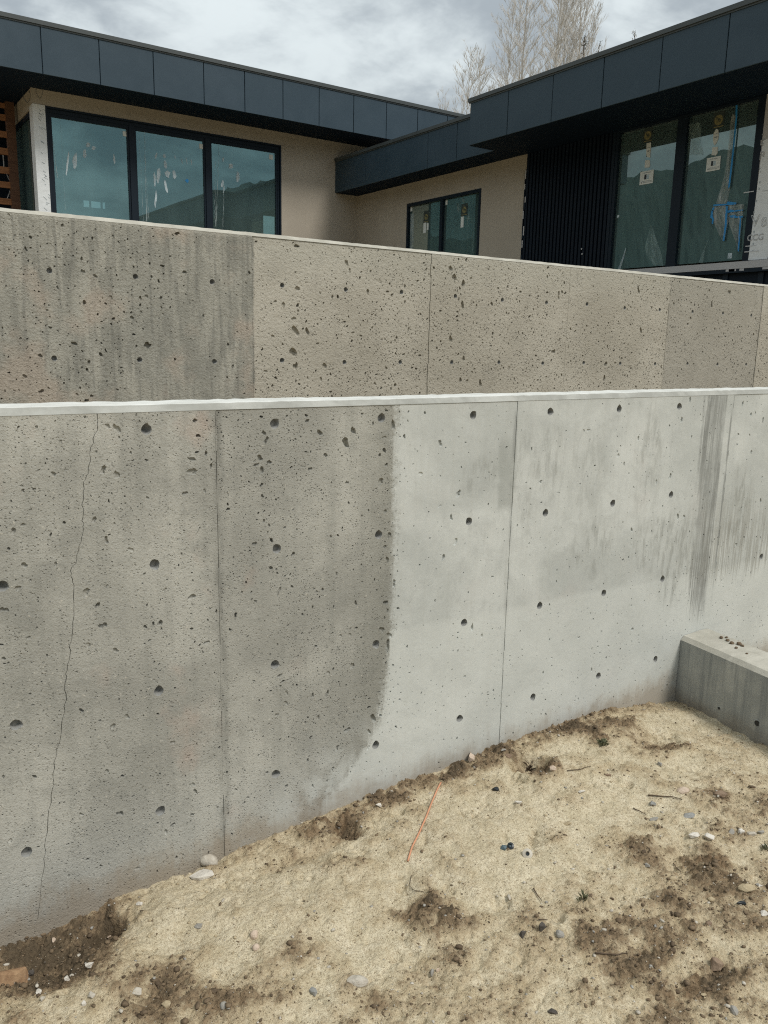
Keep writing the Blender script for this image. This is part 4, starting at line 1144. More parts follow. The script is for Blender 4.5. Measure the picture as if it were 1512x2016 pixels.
t = MB(); box_on_B(t, b1 + .001, c0 - .001, ZSILL, ZSR - .002, -0.02, 0.12); t.build('jamb', M['black'], house)
# ribbed cladding
t = MB(); box_on_B(t, c0, c1, ZG, ZSR - .003, 0.02, 0.2); clad = t.build('cladding', M['clad'], house)
nr = 23
for k in range(nr):
    a = c0 + (c1 - c0 - .02) * (k + 0.5) / nr; w = (c1 - c0) / nr * 0.62
    t = MB(); box_on_B(t, a - w / 2, a + w / 2, ZG + .01, ZSR - .006, -0.028, 0.019); t.build('cladding_slat', M['clad'], clad)
t = MB(); box_on_B(t, c1 - 0.012, c1 + .0015, ZG + .01, ZSR - 0.3, -0.034, 0.01)
for z_ in (4.75, 4.2, 3.72, 3.3): box_on_B(t, c1 - 0.012 - .03, c1 - .013, z_ - .13, z_, -0.036, -0.029)
t.build('edge_trim', M['black'], house)
for (px, py) in ((1035, 340), (1033, 367), (1034, 392), (1030, 420), (1031, 450), (1028, 478)):
    p = onu(px, py, EW - 0.038); t = MB(); t.box(EW - 0.0385, EW - 0.036, p.y - .012, p.y + .012, p.z - rnd.uniform(.04, .12), p.z + .04); t.build('shim', M['beam'], clad)
for (px, py) in ((1145, 490), (1146, 500), (1210, 243), (1211, 254), (1495, 171), (1496, 180)):
    p = onu(px, py, EW - 0.045); t = MB(); t.box(EW - 0.047, EW - 0.0445, p.y - .012, p.y + .012, p.z - .012, p.z + .012); t.build('screw_head', M['beam'], clad)
# white sheathing beside the big window, wrap printed in grey outline letters
s1, s0 = b0 - 0.056, 0.617 * EW
t = MB(); box_on_B(t, s0, s1 - .001, ZSILL, ZSR - .002, -0.015, 0.12); board = t.build('sheathing_board', M['beam'], house)
zr = onu(1490, 280, EW).z
t = MB(); t.slab([(EW - 0.018, s1 + .01, ZSILL + .01), (EW - .018, s0 + .004, ZSILL + .01), (EW - .018, s0 + .004, zr - .02), (EW - .018, s1 - .11, zr + .02), (EW - .018, s1 - .02, zr)], (-0.003, 0, 0)); t.build('wrap_sheet', M['wrap'], board)
def letters(txt, px, py, size, parent, plane, out=True):
    cu_ = bpy.data.curves.new('lettering', 'FONT'); cu_.body = txt; cu_.size = size; cu_.align_x = 'CENTER'; cu_.align_y = 'CENTER'
    cu_.fill_mode = 'NONE' if out else 'FRONT'; cu_.bevel_depth = 0.004 if out else 0.0; cu_.bevel_resolution = 0; cu_.resolution_u = 3
    if not out: cu_.extrude = 0.001
    tmp = bpy.data.objects.new('lettering', cu_); COL.objects.link(tmp)
    dg = bpy.context.evaluated_depsgraph_get(); me_ = bpy.data.meshes.new_from_object(tmp.evaluated_get(dg))
    bpy.data.objects.remove(tmp)
    p = onu(px, py, plane)
    for vtx in me_.vertices:
        x, y, z = vtx.co; vtx.co = (p.x - z * 0.3, p.y - x, p.z + y)
    me_.materials.clear(); me_.materials.append(M['ink'])
    o = bpy.data.objects.new('lettering', me_); COL.objects.link(o); adopt(o, parent); return o
letters('V', 1487, 436, 0.22, board, EW - 0.0225); letters('8', 1504, 438, 0.17, board, EW - 0.0225); letters('CCG', 1487, 468, 0.115, board, EW - 0.0225)
letters('P', 1500, 307, 0.14, board, EW - 0.0225); letters('L', 1500, 281, 0.09, board, EW - 0.0225)
for (px, py, w) in ((1478, 484, .16), (1480, 495, .22), (1474, 378, .15), (1508, 375, .1)):
    p = onu(px, py, EW - .0225); t = MB(); t.box(EW - .0232, EW - .0215, p.y - w / 2, p.y + w / 2, p.z - .006, p.z + .006); t.build('printed_line', M['ink'], board)
rg = random.Random(3); t = MB()
for k in range(16):
    z = rg.uniform(ZSILL + .1, ZSR - .3); y = s1 - rg.uniform(-.004, .05)
    t.box(EW - .0228, EW - .0212, y - .012, y + .004, z, z + rg.uniform(.01, .035))
t.build('staples', M['papergrey'], board)['kind'] = 'stuff'
# pale deck beam under the big window, dark wall below it
t = MB(); t.box(EW - 0.06, EW + 0.15, 3.6, 0.868 * EW, 1.70 + 0.1035 * EW, ZSILL - .002); t.build('deck_beam', M['beam'], house)
t = MB(); t.box(EW - 0.055, EW + .1, 3.6, 0.868 * EW, 1.70 + 0.0985 * EW, 1.70 + 0.1033 * EW)
t.build('drip_edge', M['black'], house)
t = MB(); rg = random.Random(6)
for k in range(15):
    y = rg.uniform(5.5, 7.4); t.box(EW - .058, EW - .056, y, y + rg.uniform(.03, .12), 1.70 + .1005 * EW, 1.70 + .1033 * EW)
t.build('torn_edge', M['beam'], house)['kind'] = 'stuff'
lowp = MB(); lowp.box(EW + 0.02, EW + .2, 3.6, b1 + .2, ZG - .1, 1.70 + 0.0983 * EW); lw = lowp.build('base_wall', M['clad'], house)
for y in (5.0, 5.62, 6.24, 6.66, 7.2):
    t = MB(); t.box(EW - .005, EW + .019, y - .04, y + .04, ZG - .1, 1.70 + 0.098 * EW); t.build('base_wall_stud', M['black'], lw)
# wall beyond the sheathing, set back
t = MB(); t.box(EW + 1.2, EW + 1.4, 3.6, s0 + .3, ZSILL, ZSR); t.build('wall', M['black'], house)
t = MB(); t.box(EW + .151, EW + 1.3, 3.6, s0 + .3, ZSILL - .1, ZSILL - .004); t.build('deck', M['beam'], house)
t = MB(); t.box(EW + .121, EW + 1.2, s0, s0 + .05, ZSILL, ZSR); t.build('wall', M['black'], house)
# room behind the right wing windows
t = MB(); t.box(15.5, 15.7, s0 + .3, DW - .3, ZG, ZSR); t.build('interior_wall', M['room'], house)
t = MB(); t.box(EW + .3, 18, s0 + .3, DW - .05, ZG - .05, ZG + 0.0); t.build('interior_floor', M['roomd'], house)
t = MB(); t.box(EW + .3, 18, s0 + .06, DW - .05, ZSR + .06, ZSR + .1); t.build('ceiling', M['room'], house)
# ---- right roof
VB = 1.221 * EF                                                   # where the big fascia ends
VE = 4.6
t = MB(); t.box(EF + 0.02, 19, VE, VB, ZSR, ZSR + 0.05); t.box(ER + 0.02, 19, VB + .001, DW + .02, ZSR, ZSR + 0.05); t.build('soffit', M['soffit'], house)
fb = MB(); fb.box(EF + 0.022, EF + 0.1, VE, VB - 0.01, ZSR + 0.051, ZTB - 0.05); fb.box(ER + 0.022, ER + 0.1, VB - .2, DW + .02, ZSR + 0.051, ZTR - 0.05)
fas2 = fb.build('fascia', M['black'], house)
fascia_run([q * EF for q in (1.2205, 1.1205, 1.0165, 0.913, 0.8095, 0.707, 0.604, 0.50)], EF, ZSR + .002, ZTB - 0.062, 'B', fas2)
fascia_run([DW + .02, 1.344 * 1.165 * ER + 0.0, 1.344 * ER, 1.2555 * ER, 1.15 * ER], ER, ZSR + .002, ZTR - 0.062, 'B', fas2)
t = MB(); t.box(EF + 0.03, ER + .02, VB - 0.02, VB, ZSR + .002, ZTB - .062); t.build('fascia_panel', M['fascia'], fas2)
t = MB(); t.box(EF - 0.03, EF + .14, VE, VB + 0.03, ZTB - 0.058, ZTB); t.box(EF - 0.012, EF, VE, VB + .012, ZTB - .08, ZTB - .0585); t.box(EF + .141, ER + .2, VB - .1, VB + .03, ZTB - .058, ZTB)
t.build('roof_flashing', M['flash'], house)
t = MB(); t.box(ER - 0.03, ER + .14, VB + .031, DW + .02, ZTR - 0.058, ZTR); t.box(ER - 0.012, ER, VB + .031, DW + .02, ZTR - .08, ZTR - .0585)
t.build('roof_flashing', M['flash'], house)
t = MB(); t.box(EF + .141, 19, VE, VB - .101, ZSR + .3, ZTB - .03); t.box(ER + .141, 19, VB - .1, DW + .02, ZSR + .3, ZTR - .03); t.build('roof', M['flash'], house)

# ---- stickers, plastic and tape on the right wing windows
GB = EW + 0.043
def z3(x, y): return (x / 4.696 + 1190, y / 4.696 + 180)
def z4(x, y): return (x / 3.6 + 640, y / 3.6 + 180)
def quad_B(zf, pts, mat, name, parent, off=0.0, th=0.0015):
    P_ = [onu(*zf(*p), GB - off) for p in pts]
    t_ = MB(); t_.slab(P_, (-th, 0, 0)); return t_.build(name, M[mat], parent)
def rect_B(zf, cx, cy, w, h, mat, name, parent, off=0.0, th=0.0015):
    p = onu(*zf(cx, cy), GB - off); l = onu(*zf(cx - w / 2, cy), GB - off); r_ = onu(*zf(cx + w / 2, cy), GB - off); a = onu(*zf(cx, cy - h / 2), GB - off); b = onu(*zf(cx, cy + h / 2), GB - off)
    t_ = MB(); t_.box(GB - off - th, GB - off, r_.y, l.y, b.z, a.z); return t_.build(name, M[mat], parent)
def disc_B(zf, cx, cy, r, mat, name, parent, off, inner=0.0):
    c = onu(*zf(cx, cy), GB - off); a = onu(*zf(cx, cy - r), GB - off); R_ = (a.z - c.z)
    t_ = MB(); n = 24
    if inner == 0: t_.slab([(c.x, c.y - math.cos(2 * math.pi * k / n) * R_, c.z + math.sin(2 * math.pi * k / n) * R_) for k in range(n)], (-.001, 0, 0))
    else:
        for k in range(n):
            a0, a1 = 2 * math.pi * k / n, 2 * math.pi * (k + 1) / n
            P_ = lambda an, q: (c.x, c.y - math.cos(an) * R_ * q, c.z + math.sin(an) * R_ * q)
            t_.quad(P_(a0, 1), P_(a1, 1), P_(a1, inner), P_(a0, inner))
    return t_.build(name, M[mat], parent)
def emblem(zf, cx, cy, w, h, r, win):
    rect_B(zf, cx, cy, w, h, 'emblembg', 'sticker', win)
    disc_B(zf, cx, cy + h * .02, r, 'emblem', 'sticker_disc', win, .003)
    disc_B(zf, cx, cy + h * .02, r * 1.12, 'emblem', 'sticker_ring', win, .003, 0.93)
    rect_B(zf, cx, cy + h * .42, w * .86, h * .05, 'emblem', 'sticker_line', win, .003)
    for k, (ox, oy, ww, hh) in enumerate(((-.35, -.25, .16, .6), (-.1, .0, .14, .7), (.12, -.1, .16, .55), (.34, .1, .14, .6), (0, .45, .7, .1))):
        rect_B(zf, cx + ox * r, cy + oy * r, ww * r, hh * r, 'emblembg', 'sticker_mark', win, .0045)
emblem(z3, 400, 405, 80, 128, 37, winB); emblem(z3, 1056, 262, 102, 150, 43, winB)
emblem(z4, 717, 888, 38, 82, 19, winS); emblem(z4, 987, 838, 44, 86, 21, winS)
def sheet(cx, cy, w, h):
    rect_B(z3, cx, cy, w, h, 'paper', 'sticker', winB, .001)
    rect_B(z3, cx - 12, cy - 4, 18, 44, 'paperblack', 'sticker_mark', winB, .0035); rect_B(z3, cx + 10, cy - 6, 22, 42, 'papervoid', 'sticker_mark', winB, .0035)
    rect_B(z3, cx + 4, cy - h * .37, w * .55, 6, 'papergrey', 'sticker_line', winB, .0035)
    for k in range(2): rect_B(z3, cx, cy + h * (.27 + .09 * k), w * .8, 3.5, 'papergrey', 'sticker_line', winB, .0035)
    rect_B(z3, cx - w * .40, cy + h * .42, 7, 7, 'paperblack', 'sticker_mark', winB, .0035)
sheet(390, 795, 122, 122); sheet(1007, 670, 126, 126)
quad_B(z3, [(386, 605), (422, 612), (432, 470), (390, 480)], 'paper', 'sticker', winB); rect_B(z3, 409, 520, 30, 4, 'papergrey', 'sticker_line', winB, .003); rect_B(z3, 406, 552, 16, 12, 'papergrey', 'sticker_line', winB, .003); rect_B(z3, 390, 599, 8, 8, 'paperblack', 'sticker_mark', winB, .003)
quad_B(z3, [(372, 705), (412, 703), (421, 690), (420, 640), (410, 634), (377, 638)], 'paper', 'sticker', winB)
quad_B(z3, [(1018, 498), (1035, 480), (1052, 440), (1057, 400), (1052, 350), (1032, 348), (1010, 385), (1004, 440), (1008, 480)], 'paper', 'sticker', winB); rect_B(z3, 1032, 392, 36, 4, 'papergrey', 'sticker_line', winB, .003); rect_B(z3, 1029, 424, 26, 12, 'papergrey', 'sticker_line', winB, .003)
quad_B(z3, [(990, 590), (1030, 592), (1046, 570), (1048, 512), (998, 518)], 'paper', 'sticker', winB)
rect_B(z3, 1159, 1520, 38, 50, 'scrap', 'sticker', winB); quad_B(z3, [(114, 1168), (128, 1170), (140, 1145), (122, 1142)], 'scrap', 'tape_scrap', winB)
rect_B(z4, 706, 966, 18, 75, 'paper', 'sticker', winS); rect_B(z4, 727, 958, 12, 48, 'paper', 'sticker', winS); rect_B(z4, 972, 926, 20, 76, 'paper', 'sticker', winS); rect_B(z4, 612, 834, 13, 32, 'paper', 'sticker', winS); rect_B(z4, 861, 787, 13, 33, 'paper', 'sticker', winS)
quad_B(z4, [(603, 1125), (625, 1125), (630, 862), (607, 868)], 'streak', 'film_streak', winS)
# torn clear film hanging on the right-hand pane, held with blue tape
def film_strip(zf, rows, mat, name, parent, off=0.006, seed=1, ncol=7, amp=0.015):
    rg_ = random.Random(seed); t_ = MB(); G = []
    for (xl, xr, y) in rows:
        ph = rg_.random() * 2
        G.append([onu(*zf(xl + (xr - xl) * k / ncol, y + rg_.uniform(-4, 4)), GB - off - amp * (0.5 + 0.5 * math.sin(k * 2.4 + ph)) * (0 < k < ncol)) for k in range(ncol + 1)])
    for A_, B_ in zip(G[:-1], G[1:]):
        for k in range(ncol): t_.quad(A_[k], B_[k], B_[k + 1], A_[k + 1])
    return t_.build(name, M[mat], parent)
film_strip(z3, [(1180, 1222, 215), (1160, 1215, 320), (1150, 1195, 450), (1140, 1190, 560), (1125, 1180, 680), (1100, 1170, 800), (1075, 1160, 900), (1050, 1145, 970), (1030, 1135, 1050)], 'film', 'plastic_film', winB, seed=2)
film_strip(z3, [(1010, 1135, 1050), (1000, 1140, 1100), (990, 1140, 1160), (1015, 1140, 1220), (1040, 1130, 1280), (1065, 1115, 1340), (1090, 1108, 1385)], 'film', 'plastic_film', winB, seed=3, amp=.03)
film_strip(z3, [(1140, 1290, 1040), (1140, 1285, 1090), (1138, 1280, 1150), (1145, 1270, 1200), (1165, 1265, 1260), (1190, 1258, 1330), (1215, 1250, 1400), (1232, 1246, 1470)], 'film', 'plastic_film', winB, seed=4, amp=.03)
film_strip(z3, [(785, 890, 290), (780, 890, 380), (778, 885, 470), (776, 905, 550), (780, 912, 585)], 'curtain', 'plastic_film', winB, seed=5)
film_strip(z3, [(430, 446, 1240), (400, 470, 1340), (375, 505, 1430), (390, 530, 1520), (460, 545, 1610)], 'curtain', 'plastic_film', winB, seed=6)
film_strip(z3, [(196, 204, 1450), (165, 180, 1540), (122, 145, 1650)], 'scrap', 'plastic_film', winB, seed=7, ncol=2)
film_strip(z3, [(955, 965, 1370), (915, 930, 1460), (870, 912, 1585)], 'curtain', 'plastic_film', winB, seed=8, ncol=3)
for pts in ([(1214, 120), (1230, 120), (1228, 240), (1200, 520), (1186, 660), (1160, 880), (1142, 900), (1172, 650), (1190, 480), (1212, 240)],
            [(1005, 1062), (1150, 1050), (1215, 1045), (1222, 1028), (1140, 1018), (1130, 1038), (1010, 1045)],
            [(1120, 1060), (1142, 1060), (1130, 1240), (1108, 1385), (1092, 1380), (1112, 1240)],
            [(1140, 1122), (1205, 1112), (1280, 1102), (1280, 1092), (1200, 1098), (1165, 1092), (1140, 1104)],
            [(1155, 1150), (1210, 1140), (1215, 1155), (1280, 1150), (1278, 1166), (1212, 1170), (1160, 1164)],
            [(990, 1100), (1004, 1098), (1000, 1150), (1012, 1180), (1004, 1228), (992, 1222), (996, 1180), (978, 1165)],
            [(1000, 1075), (1020, 1070), (1008, 1100), (994, 1110)],
            [(1252, 1170), (1264, 1165), (1254, 1330), (1244, 1480), (1232, 1476), (1240, 1330)]):
    quad_B(z3, pts, 'tape', 'blue_tape', winB, off=.026)
# clear curtains inside the big window
for (x0, x1) in ((170, 225), (300, 340), (430, 480), (840, 880), (790, 812), (940, 985)):
    film_strip(lambda x, y: z3(x, y), [(x0 + 12, x1 + 14, 380), (x0, x1 + 3, 700), (x0 - 10, x1 - 8, 1000), (x0 - 20, x1 - 20, 1300), (x0 - 30, x1 - 32, 1600)], 'curtain', 'plastic_curtain', winB, off=-0.12, seed=x0, ncol=4)

# ---- cedar slat screen at the far left
scr = empty('slat_screen', (3.2, 18.3, ZG), 'brown cedar screen of horizontal slats beside the left corner window', 'screen')
pr = onv(33, 300, 18.3).x; pl_ = onv(16, 300, 18.3).x
t = MB(); t.box(pl_, pr, 18.26, 18.38, ZG, ZSL - .001); t.build('post', M['cedar_dark'], scr)
for (py0, py1) in ((203, 212), (225, 237), (258, 270), (291, 304), (328, 341), (357, 369), (390, 402), (422, 436)):
    z1, z0 = onv(5, py0, 18.3).z, onv(5, py1, 18.3).z
    t = MB(); t.box(0.6, pl_ - .001, 18.29, 18.34, z0, z1); t.build('slat', M['cedar'], scr)
t = MB(); t.box(0.6, UC - .01, 19.5, 19.6, ZG, ZSL); t.build('back_panel', M['clad'], scr)
for (xa, ya, xb, yb) in ((6, 300, 8, 330), (12, 340, 20, 357), (14, 392, 22, 372)):
    a, b = onv(xa, ya, 18.6), onv(xb, yb, 18.6); t = MB(); t.tube([a, b], 0.012, 5); t.build('loose_lath', M['beam'], scr)

# ---- white step ladder standing on the deck, only its foot in view
lad = empty('step_ladder', (EW + 0.45, 6.35, ZSILL), 'white step ladder standing on the deck at the right edge of the picture', 'ladder')
LU = EW + 0.30
foot = onu(1501, 510, LU)
zf_ = ZSILL - .004
def rail(y0, y1, x0, x1, name='rail'):
    t_ = MB(); t_.slab([(x0, y0 - .022, zf_), (x0, y0 + .022, zf_), (x1, y1 + .018, zf_ + 1.75), (x1, y1 - .018, zf_ + 1.75)], (0.05, 0, 0)); return t_.build(name, M['white'], lad)
yf = foot.y
rail(yf, yf - .30, LU, LU + .25); rail(yf - .95, yf - .62, LU, LU + .25)
for k in range(5):
    q = (k * .3 + .12) / 1.75
    t = MB(); t.box(LU + .25 * q - .004, LU + .25 * q + .07, yf - .95 + .33 * q, yf - .30 * q, zf_ + q * 1.75, zf_ + q * 1.75 + .03); t.build('step', M['white'], lad)
t = MB(); t.tube([(LU + .55, yf - .08, zf_), (LU + .30, yf - .31, zf_ + 1.74)], .016, 6); t.build('rear_leg', M['white'], lad)
t = MB(); t.tube([(LU + .55, yf - .87, zf_), (LU + .30, yf - .62, zf_ + 1.74)], .016, 6); t.build('rear_leg', M['white'], lad)

# ================================================================== TREES behind the roof
def bare_tree(px, top_py, D, width, seed, label, leader=1, r0=0.13, n_lat=60, asc=0.80, base_py=None, group=None):
    p = onv(px, 300, D); gnd = 2.0
    top = onv(px, top_py, D).z
    base = Vector((p.x, D, gnd)); Ht = top - gnd
    rg_ = random.Random(seed)
    root = empty('bare_tree', tuple(base), label, 'tree', group)
    tr = MB(); br = MB()
    def pathway(o, d, ln, bend, nseg, up):
        pts = [o]; d = d.normalized()
        for _ in range(nseg):
            d = (d + Vector((rg_.uniform(-1, 1), rg_.uniform(-1, 1), rg_.uniform(-.6, .8))) * bend + Vector((0, 0, up))).normalized()
            pts.append(pts[-1] + d * (ln / nseg))
        return pts
    trunk = pathway(base, Vector((rg_.uniform(-.02, .02), 0, 1)), Ht, 0.035, 14, 0.14)
    # bring the tip to the wanted height
    sc = Ht / (trunk[-1].z - base.z); trunk = [base + (q - base) * sc for q in trunk]
    tr.tube(trunk, [r0 * (1 - k / 14.6) + .006 for k in range(15)], 6)
    def at(q):
        k = min(13, int(q * 14)); return trunk[k].lerp(trunk[k + 1], q * 14 - k)
    n_lat = int(n_lat * 1.9)
    for k in range(n_lat):
        q = 0.22 + 0.77 * (k + rg_.random()) / n_lat
        az = k * 2.4 + rg_.uniform(-.5, .5)
        prof = (1 - q) ** 0.55 * 1.0 if q > 0.45 else 0.72
        ln = width * prof * rg_.uniform(0.7, 1.15) * 3.0 + 0.3
        inc = asc * rg_.uniform(0.7, 1.25)
        d = Vector((math.cos(az) * math.sin(inc), math.sin(az) * math.sin(inc), math.cos(inc)))
        o = at(q); rr = max(0.010, r0 * (1 - q) * 0.30)
        pts = pathway(o, d, ln, 0.10, 6, 0.03)
        br.tube(pts, [rr * (1 - j / 7.0) + .004 for j in range(7)], 4, cap=False)
        for j in range(int(ln * 3.4) + 2):
            s_ = rg_.uniform(0.15, 1.0); kk = min(5, int(s_ * 6)); o2 = pts[kk].lerp(pts[kk + 1], s_ * 6 - kk)
            d2 = (pts[kk + 1] - pts[kk]).normalized() + Vector((rg_.uniform(-1, 1), rg_.uniform(-1, 1), rg_.uniform(-.3, .9))) * 0.65
            l2 = rg_.uniform(0.35, 1.15) * min(1.0, ln * .6)
            p2 = pathway(o2, d2, l2, 0.14, 3, 0.08)
            br.tube(p2, [.012, .010, .008, .005], 3, cap=False)
            for _ in range(3):
                o3 = p2[rg_.randint(1, 2)]; d3 = d2 + Vector((rg_.uniform(-1, 1), rg_.uniform(-1, 1), rg_.uniform(-.2, 1))) * 0.8
                p3 = pathway(o3, d3, l2 * rg_.uniform(.3, .6), 0.15, 2, 0.06)
                br.tube(p3, [.009, .007, .004], 3, cap=False)
    tr.build('trunk', M['bark'], root); br.build('branches', M['twig'], root)
    return root
grp = 'bare poplars behind the house'
bare_tree(1014, -62, 45, 1.6, 1, 'tall bare poplar behind the roof, leftmost of the tall clump', r0=.16, n_lat=74, group=grp)
bare_tree(1060, -112, 46, 1.5, 2, 'tall bare poplar with a straight trunk in the middle of the clump behind the roof', r0=.17, n_lat=74, group=grp)
bare_tree(1084, -80, 48, 1.4, 3, 'bare poplar just right of the straight middle trunk behind the roof', r0=.14, n_lat=66, group=grp)
bare_tree(1140, -100, 47, 1.9, 4, 'bushy bare poplar at the right end of the clump behind the roof', r0=.13, n_lat=80, asc=.62, group=grp)
bare_tree(1110, -60, 50, 1.6, 15, 'slim bare poplar between the straight trunks and the bushy right one', r0=.10, n_lat=64, group=grp)
bare_tree(990, -20, 50, 1.3, 16, 'thin bare poplar at the far left edge of the tall clump, behind its neighbour', r0=.09, n_lat=56, group=grp)
bare_tree(1168, -10, 49, 1.0, 14, 'short bare poplar behind the dark bush tip on the roof edge', r0=.09, n_lat=40, asc=.45, group=grp)
bare_tree(912, 92, 44, 1.15, 5, 'small pale bare tree nearest the gap where the two roofs meet', r0=.09, n_lat=46, asc=.75, group=grp)
bare_tree(950, 96, 46, 1.0, 6, 'small bare tree standing between the tall clump and the roof gap tree', r0=.075, n_lat=40, asc=.7, group=grp)
bare_tree(872, 180, 45, 0.5, 7, 'tiny bare treetop just showing over the left roof edge', r0=.04, n_lat=22, asc=.7, group=grp)
bare_tree(1444, -18, 40, 0.7, 8, 'thin bare treetop poking over the right roof near the picture edge', r0=.05, n_lat=26, asc=.7, group=grp)
def leafy(px, top_py, D, width, seed, label, mat, nleaf, cat='bush', ls=0.09):
    p = onv(px, 200, D); top = onv(px, top_py, D).z; rg_ = random.Random(seed)
    root = empty('evergreen_tree' if cat == 'tree' else 'tall_bush', (p.x, D, 2.0), label, cat)
    t_ = MB(); t_.tube([(p.x, D, 2.0), (p.x + .1, D, (top + 2) / 2), (p.x, D, top - .1)], [.12, .08, .012], 6)
    lf = MB()
    for k in range(90):
        q = rg_.random() ** 0.7; z = 5.0 + (top - 5.0) * q; w = width * (1 - q) ** 0.6 + 0.12; a = rg_.uniform(0, 6.28); l = w * rg_.uniform(.5, 1)
        c = Vector((p.x, D, z)); e_ = c + Vector((math.cos(a) * l, math.sin(a) * l, rg_.uniform(-.05, .35)))
        t_.tube([c, e_], [.018, .006], 4, cap=False)
        for j in range(nleaf):
            o = c.lerp(e_, rg_.uniform(.25, 1.05)) + Vector((rg_.gauss(0, .05), rg_.gauss(0, .05), rg_.gauss(0, .05)))
            n_ = Vector((rg_.gauss(0, 1), rg_.gauss(0, 1), rg_.gauss(0, 1))).normalized(); b_ = n_.orthogonal().normalized(); s2 = ls * rg_.uniform(.5, 1.1)
            cc = n_.cross(b_)
            lf.poly([o - b_ * s2 * .5, o + cc * s2 * .22, o + b_ * s2 * .5, o - cc * s2 * .22])
    t_.build('trunk', M['twigdark'], root); lf.build('foliage', M[mat], root)
leafy(1142, 76, 30, 0.55, 1, 'dark leafy tip of a bush sticking up over the right roof edge', 'conifer', 9)
leafy(1171, 92, 31, 0.5, 2, 'low dark leafy tuft to the right of the taller dark tip at the roof edge', 'conifer', 8)
leafy(1240, 64, 26, 0.22, 3, 'small pale dry sprig showing alone above the right roof', 'dryleaf', 5, ls=.07)

# ================================================================== STONES AND LITTER ON THE SAND
import bmesh
def rock_mesh(name, sx, sy, sz, seed, sub=2, ang=0.5):
    rg_ = random.Random(seed); bm = bmesh.new()
    if ang >= 0.7:                                              # broken stone: the hull of a handful of corners, edges worn off
        for k in range(13):
            d = Vector((rg_.gauss(0, 1), rg_.gauss(0, 1), rg_.gauss(0, 1))).normalized()
            q = 0.78 + 0.26 * rg_.random()
            bm.verts.new((d.x * q, d.y * q, max(-.8, min(.72, d.z * q * 1.2))))
        r_ = bmesh.ops.convex_hull(bm, input=bm.verts)
        bmesh.ops.delete(bm, geom=[g_ for g_ in r_['geom_interior'] if isinstance(g_, bmesh.types.BMVert)], context='VERTS')
        bmesh.ops.dissolve_limit(bm, angle_limit=0.2, verts=bm.verts, edges=bm.edges)
        bmesh.ops.bevel(bm, geom=list(bm.edges), offset=0.07, segments=1, affect='EDGES')
        bmesh.ops.triangulate(bm, faces=bm.faces)
        for v_ in bm.verts: v_.co = Vector((v_.co.x * sx + rg_.uniform(-.03, .03) * sx, v_.co.y * sy, v_.co.z * sz + rg_.uniform(-.03, .03) * sz))
        bmesh.ops.recalc_face_normals(bm, faces=bm.faces)
        me_ = bpy.data.meshes.new(name); bm.to_mesh(me_); bm.free()
        return me_
    bmesh.ops.create_icosphere(bm, subdivisions=sub, radius=1.0)
    pl_s = [(Vector((rg_.gauss(0, 1), rg_.gauss(0, 1), rg_.gauss(0, 1))).normalized(), rg_.uniform(0.5, 0.85)) for _ in range(15)]
    ph = [rg_.uniform(0, 6.28) for _ in range(3)]
    for v_ in bm.verts:
        d = v_.co.normalized(); r_ = 1.0
        for (n_, h_) in pl_s:                                   # chop with planes: chipped, faceted stone
            c = d.dot(n_)
            if c > 1e-3: r_ = min(r_, 1.0 * (1 - ang) + ang * (h_ / c) if h_ / c < 1 else 1.0)
        r_ *= 1 + 0.06 * math.sin(3 * d.x + ph[0]) + 0.05 * math.sin(4 * d.y + ph[1]) + rg_.uniform(-.03, .03)
        v_.co = Vector((d.x * r_ * sx, d.y * r_ * sy, d.z * r_ * sz))
    me_ = bpy.data.meshes.new(name); bm.to_mesh(me_); bm.free()
    return me_
def stone(px, py, wpx, hpx, mat, label, seed, ang=1.0, flat=0.6, rot=None, name='stone', cat='stone', sub=2, group=None, smooth=False, lift=0.42):
    p = on_ground(px, py); dep = (p - EYE).dot(CAM_F)
    w = wpx * dep / FPX; h = hpx * dep / FPX
    sx = w / 2; sz = max(0.3 * sx, h * 0.42) * (1 if flat > 0.5 else .8); sy = max(sx * 0.6, h * 0.5)
    me_ = rock_mesh(name, sx, sy, sz, seed, sub, ang); me_.materials.append(M[mat])
    if smooth: me_.polygons.foreach_set('use_smooth', [True] * len(me_.polygons))
    o = bpy.data.objects.new(name, me_); COL.objects.link(o)
    # long side across the picture
    o.rotation_euler = (random.Random(seed).uniform(-.2, .2), random.Random(seed + 1).uniform(-.2, .2), math.atan2(-0.56, 0.83) + (rot or 0))
    o.location = (p.x, p.y, p.z + sz * lift)
    return tag(o, label, cat, group)
stone(413, 1700, 40, 30, 's_pale', 'rounded pale stone leaning against the foot of the wall below the joint', 1, 0.35, sub=3, smooth=True, lift=.6)
stone(398, 1725, 54, 10, 's_white', 'flat white sliver of stone lying just below the rounded pale stone', 2, 0.8)
stone(927, 1497, 17, 24, 's_pink', 'pinkish upright stone chip at the foot of the pale wall', 3, 0.8, lift=.7)
stone(934, 1511, 9, 8, 's_pale', 'pea sized pale pebble in front of the pinkish chip by the wall', 4)
stone(745, 1587, 15, 13, 's_white', 'small white pebble in the dirt above the footprint hole', 5)
stone(1418, 1568, 34, 22, 's_brown', 'reddish brown rock at the right, above the row of white stones', 6, lift=.5)
stone(1345, 1558, 34, 15, 's_pink', 'flat pale stone slab just left of the reddish brown rock', 7, .6)
stone(1364, 1647, 28, 18, 's_white', 'white stone at the left end of the row of white stones', 8, lift=.5)
stone(1396, 1654, 28, 22, 's_white', 'bright white angular stone second from the left in the white row', 9, .85, lift=.5)
stone(1441, 1641, 14, 17, 's_grey', 'small greyish stone after the gap in the white stone row', 10, lift=.5)
stone(1459, 1641, 15, 18, 's_white', 'upright white stone next to the greyish one in the row', 11, lift=.5)
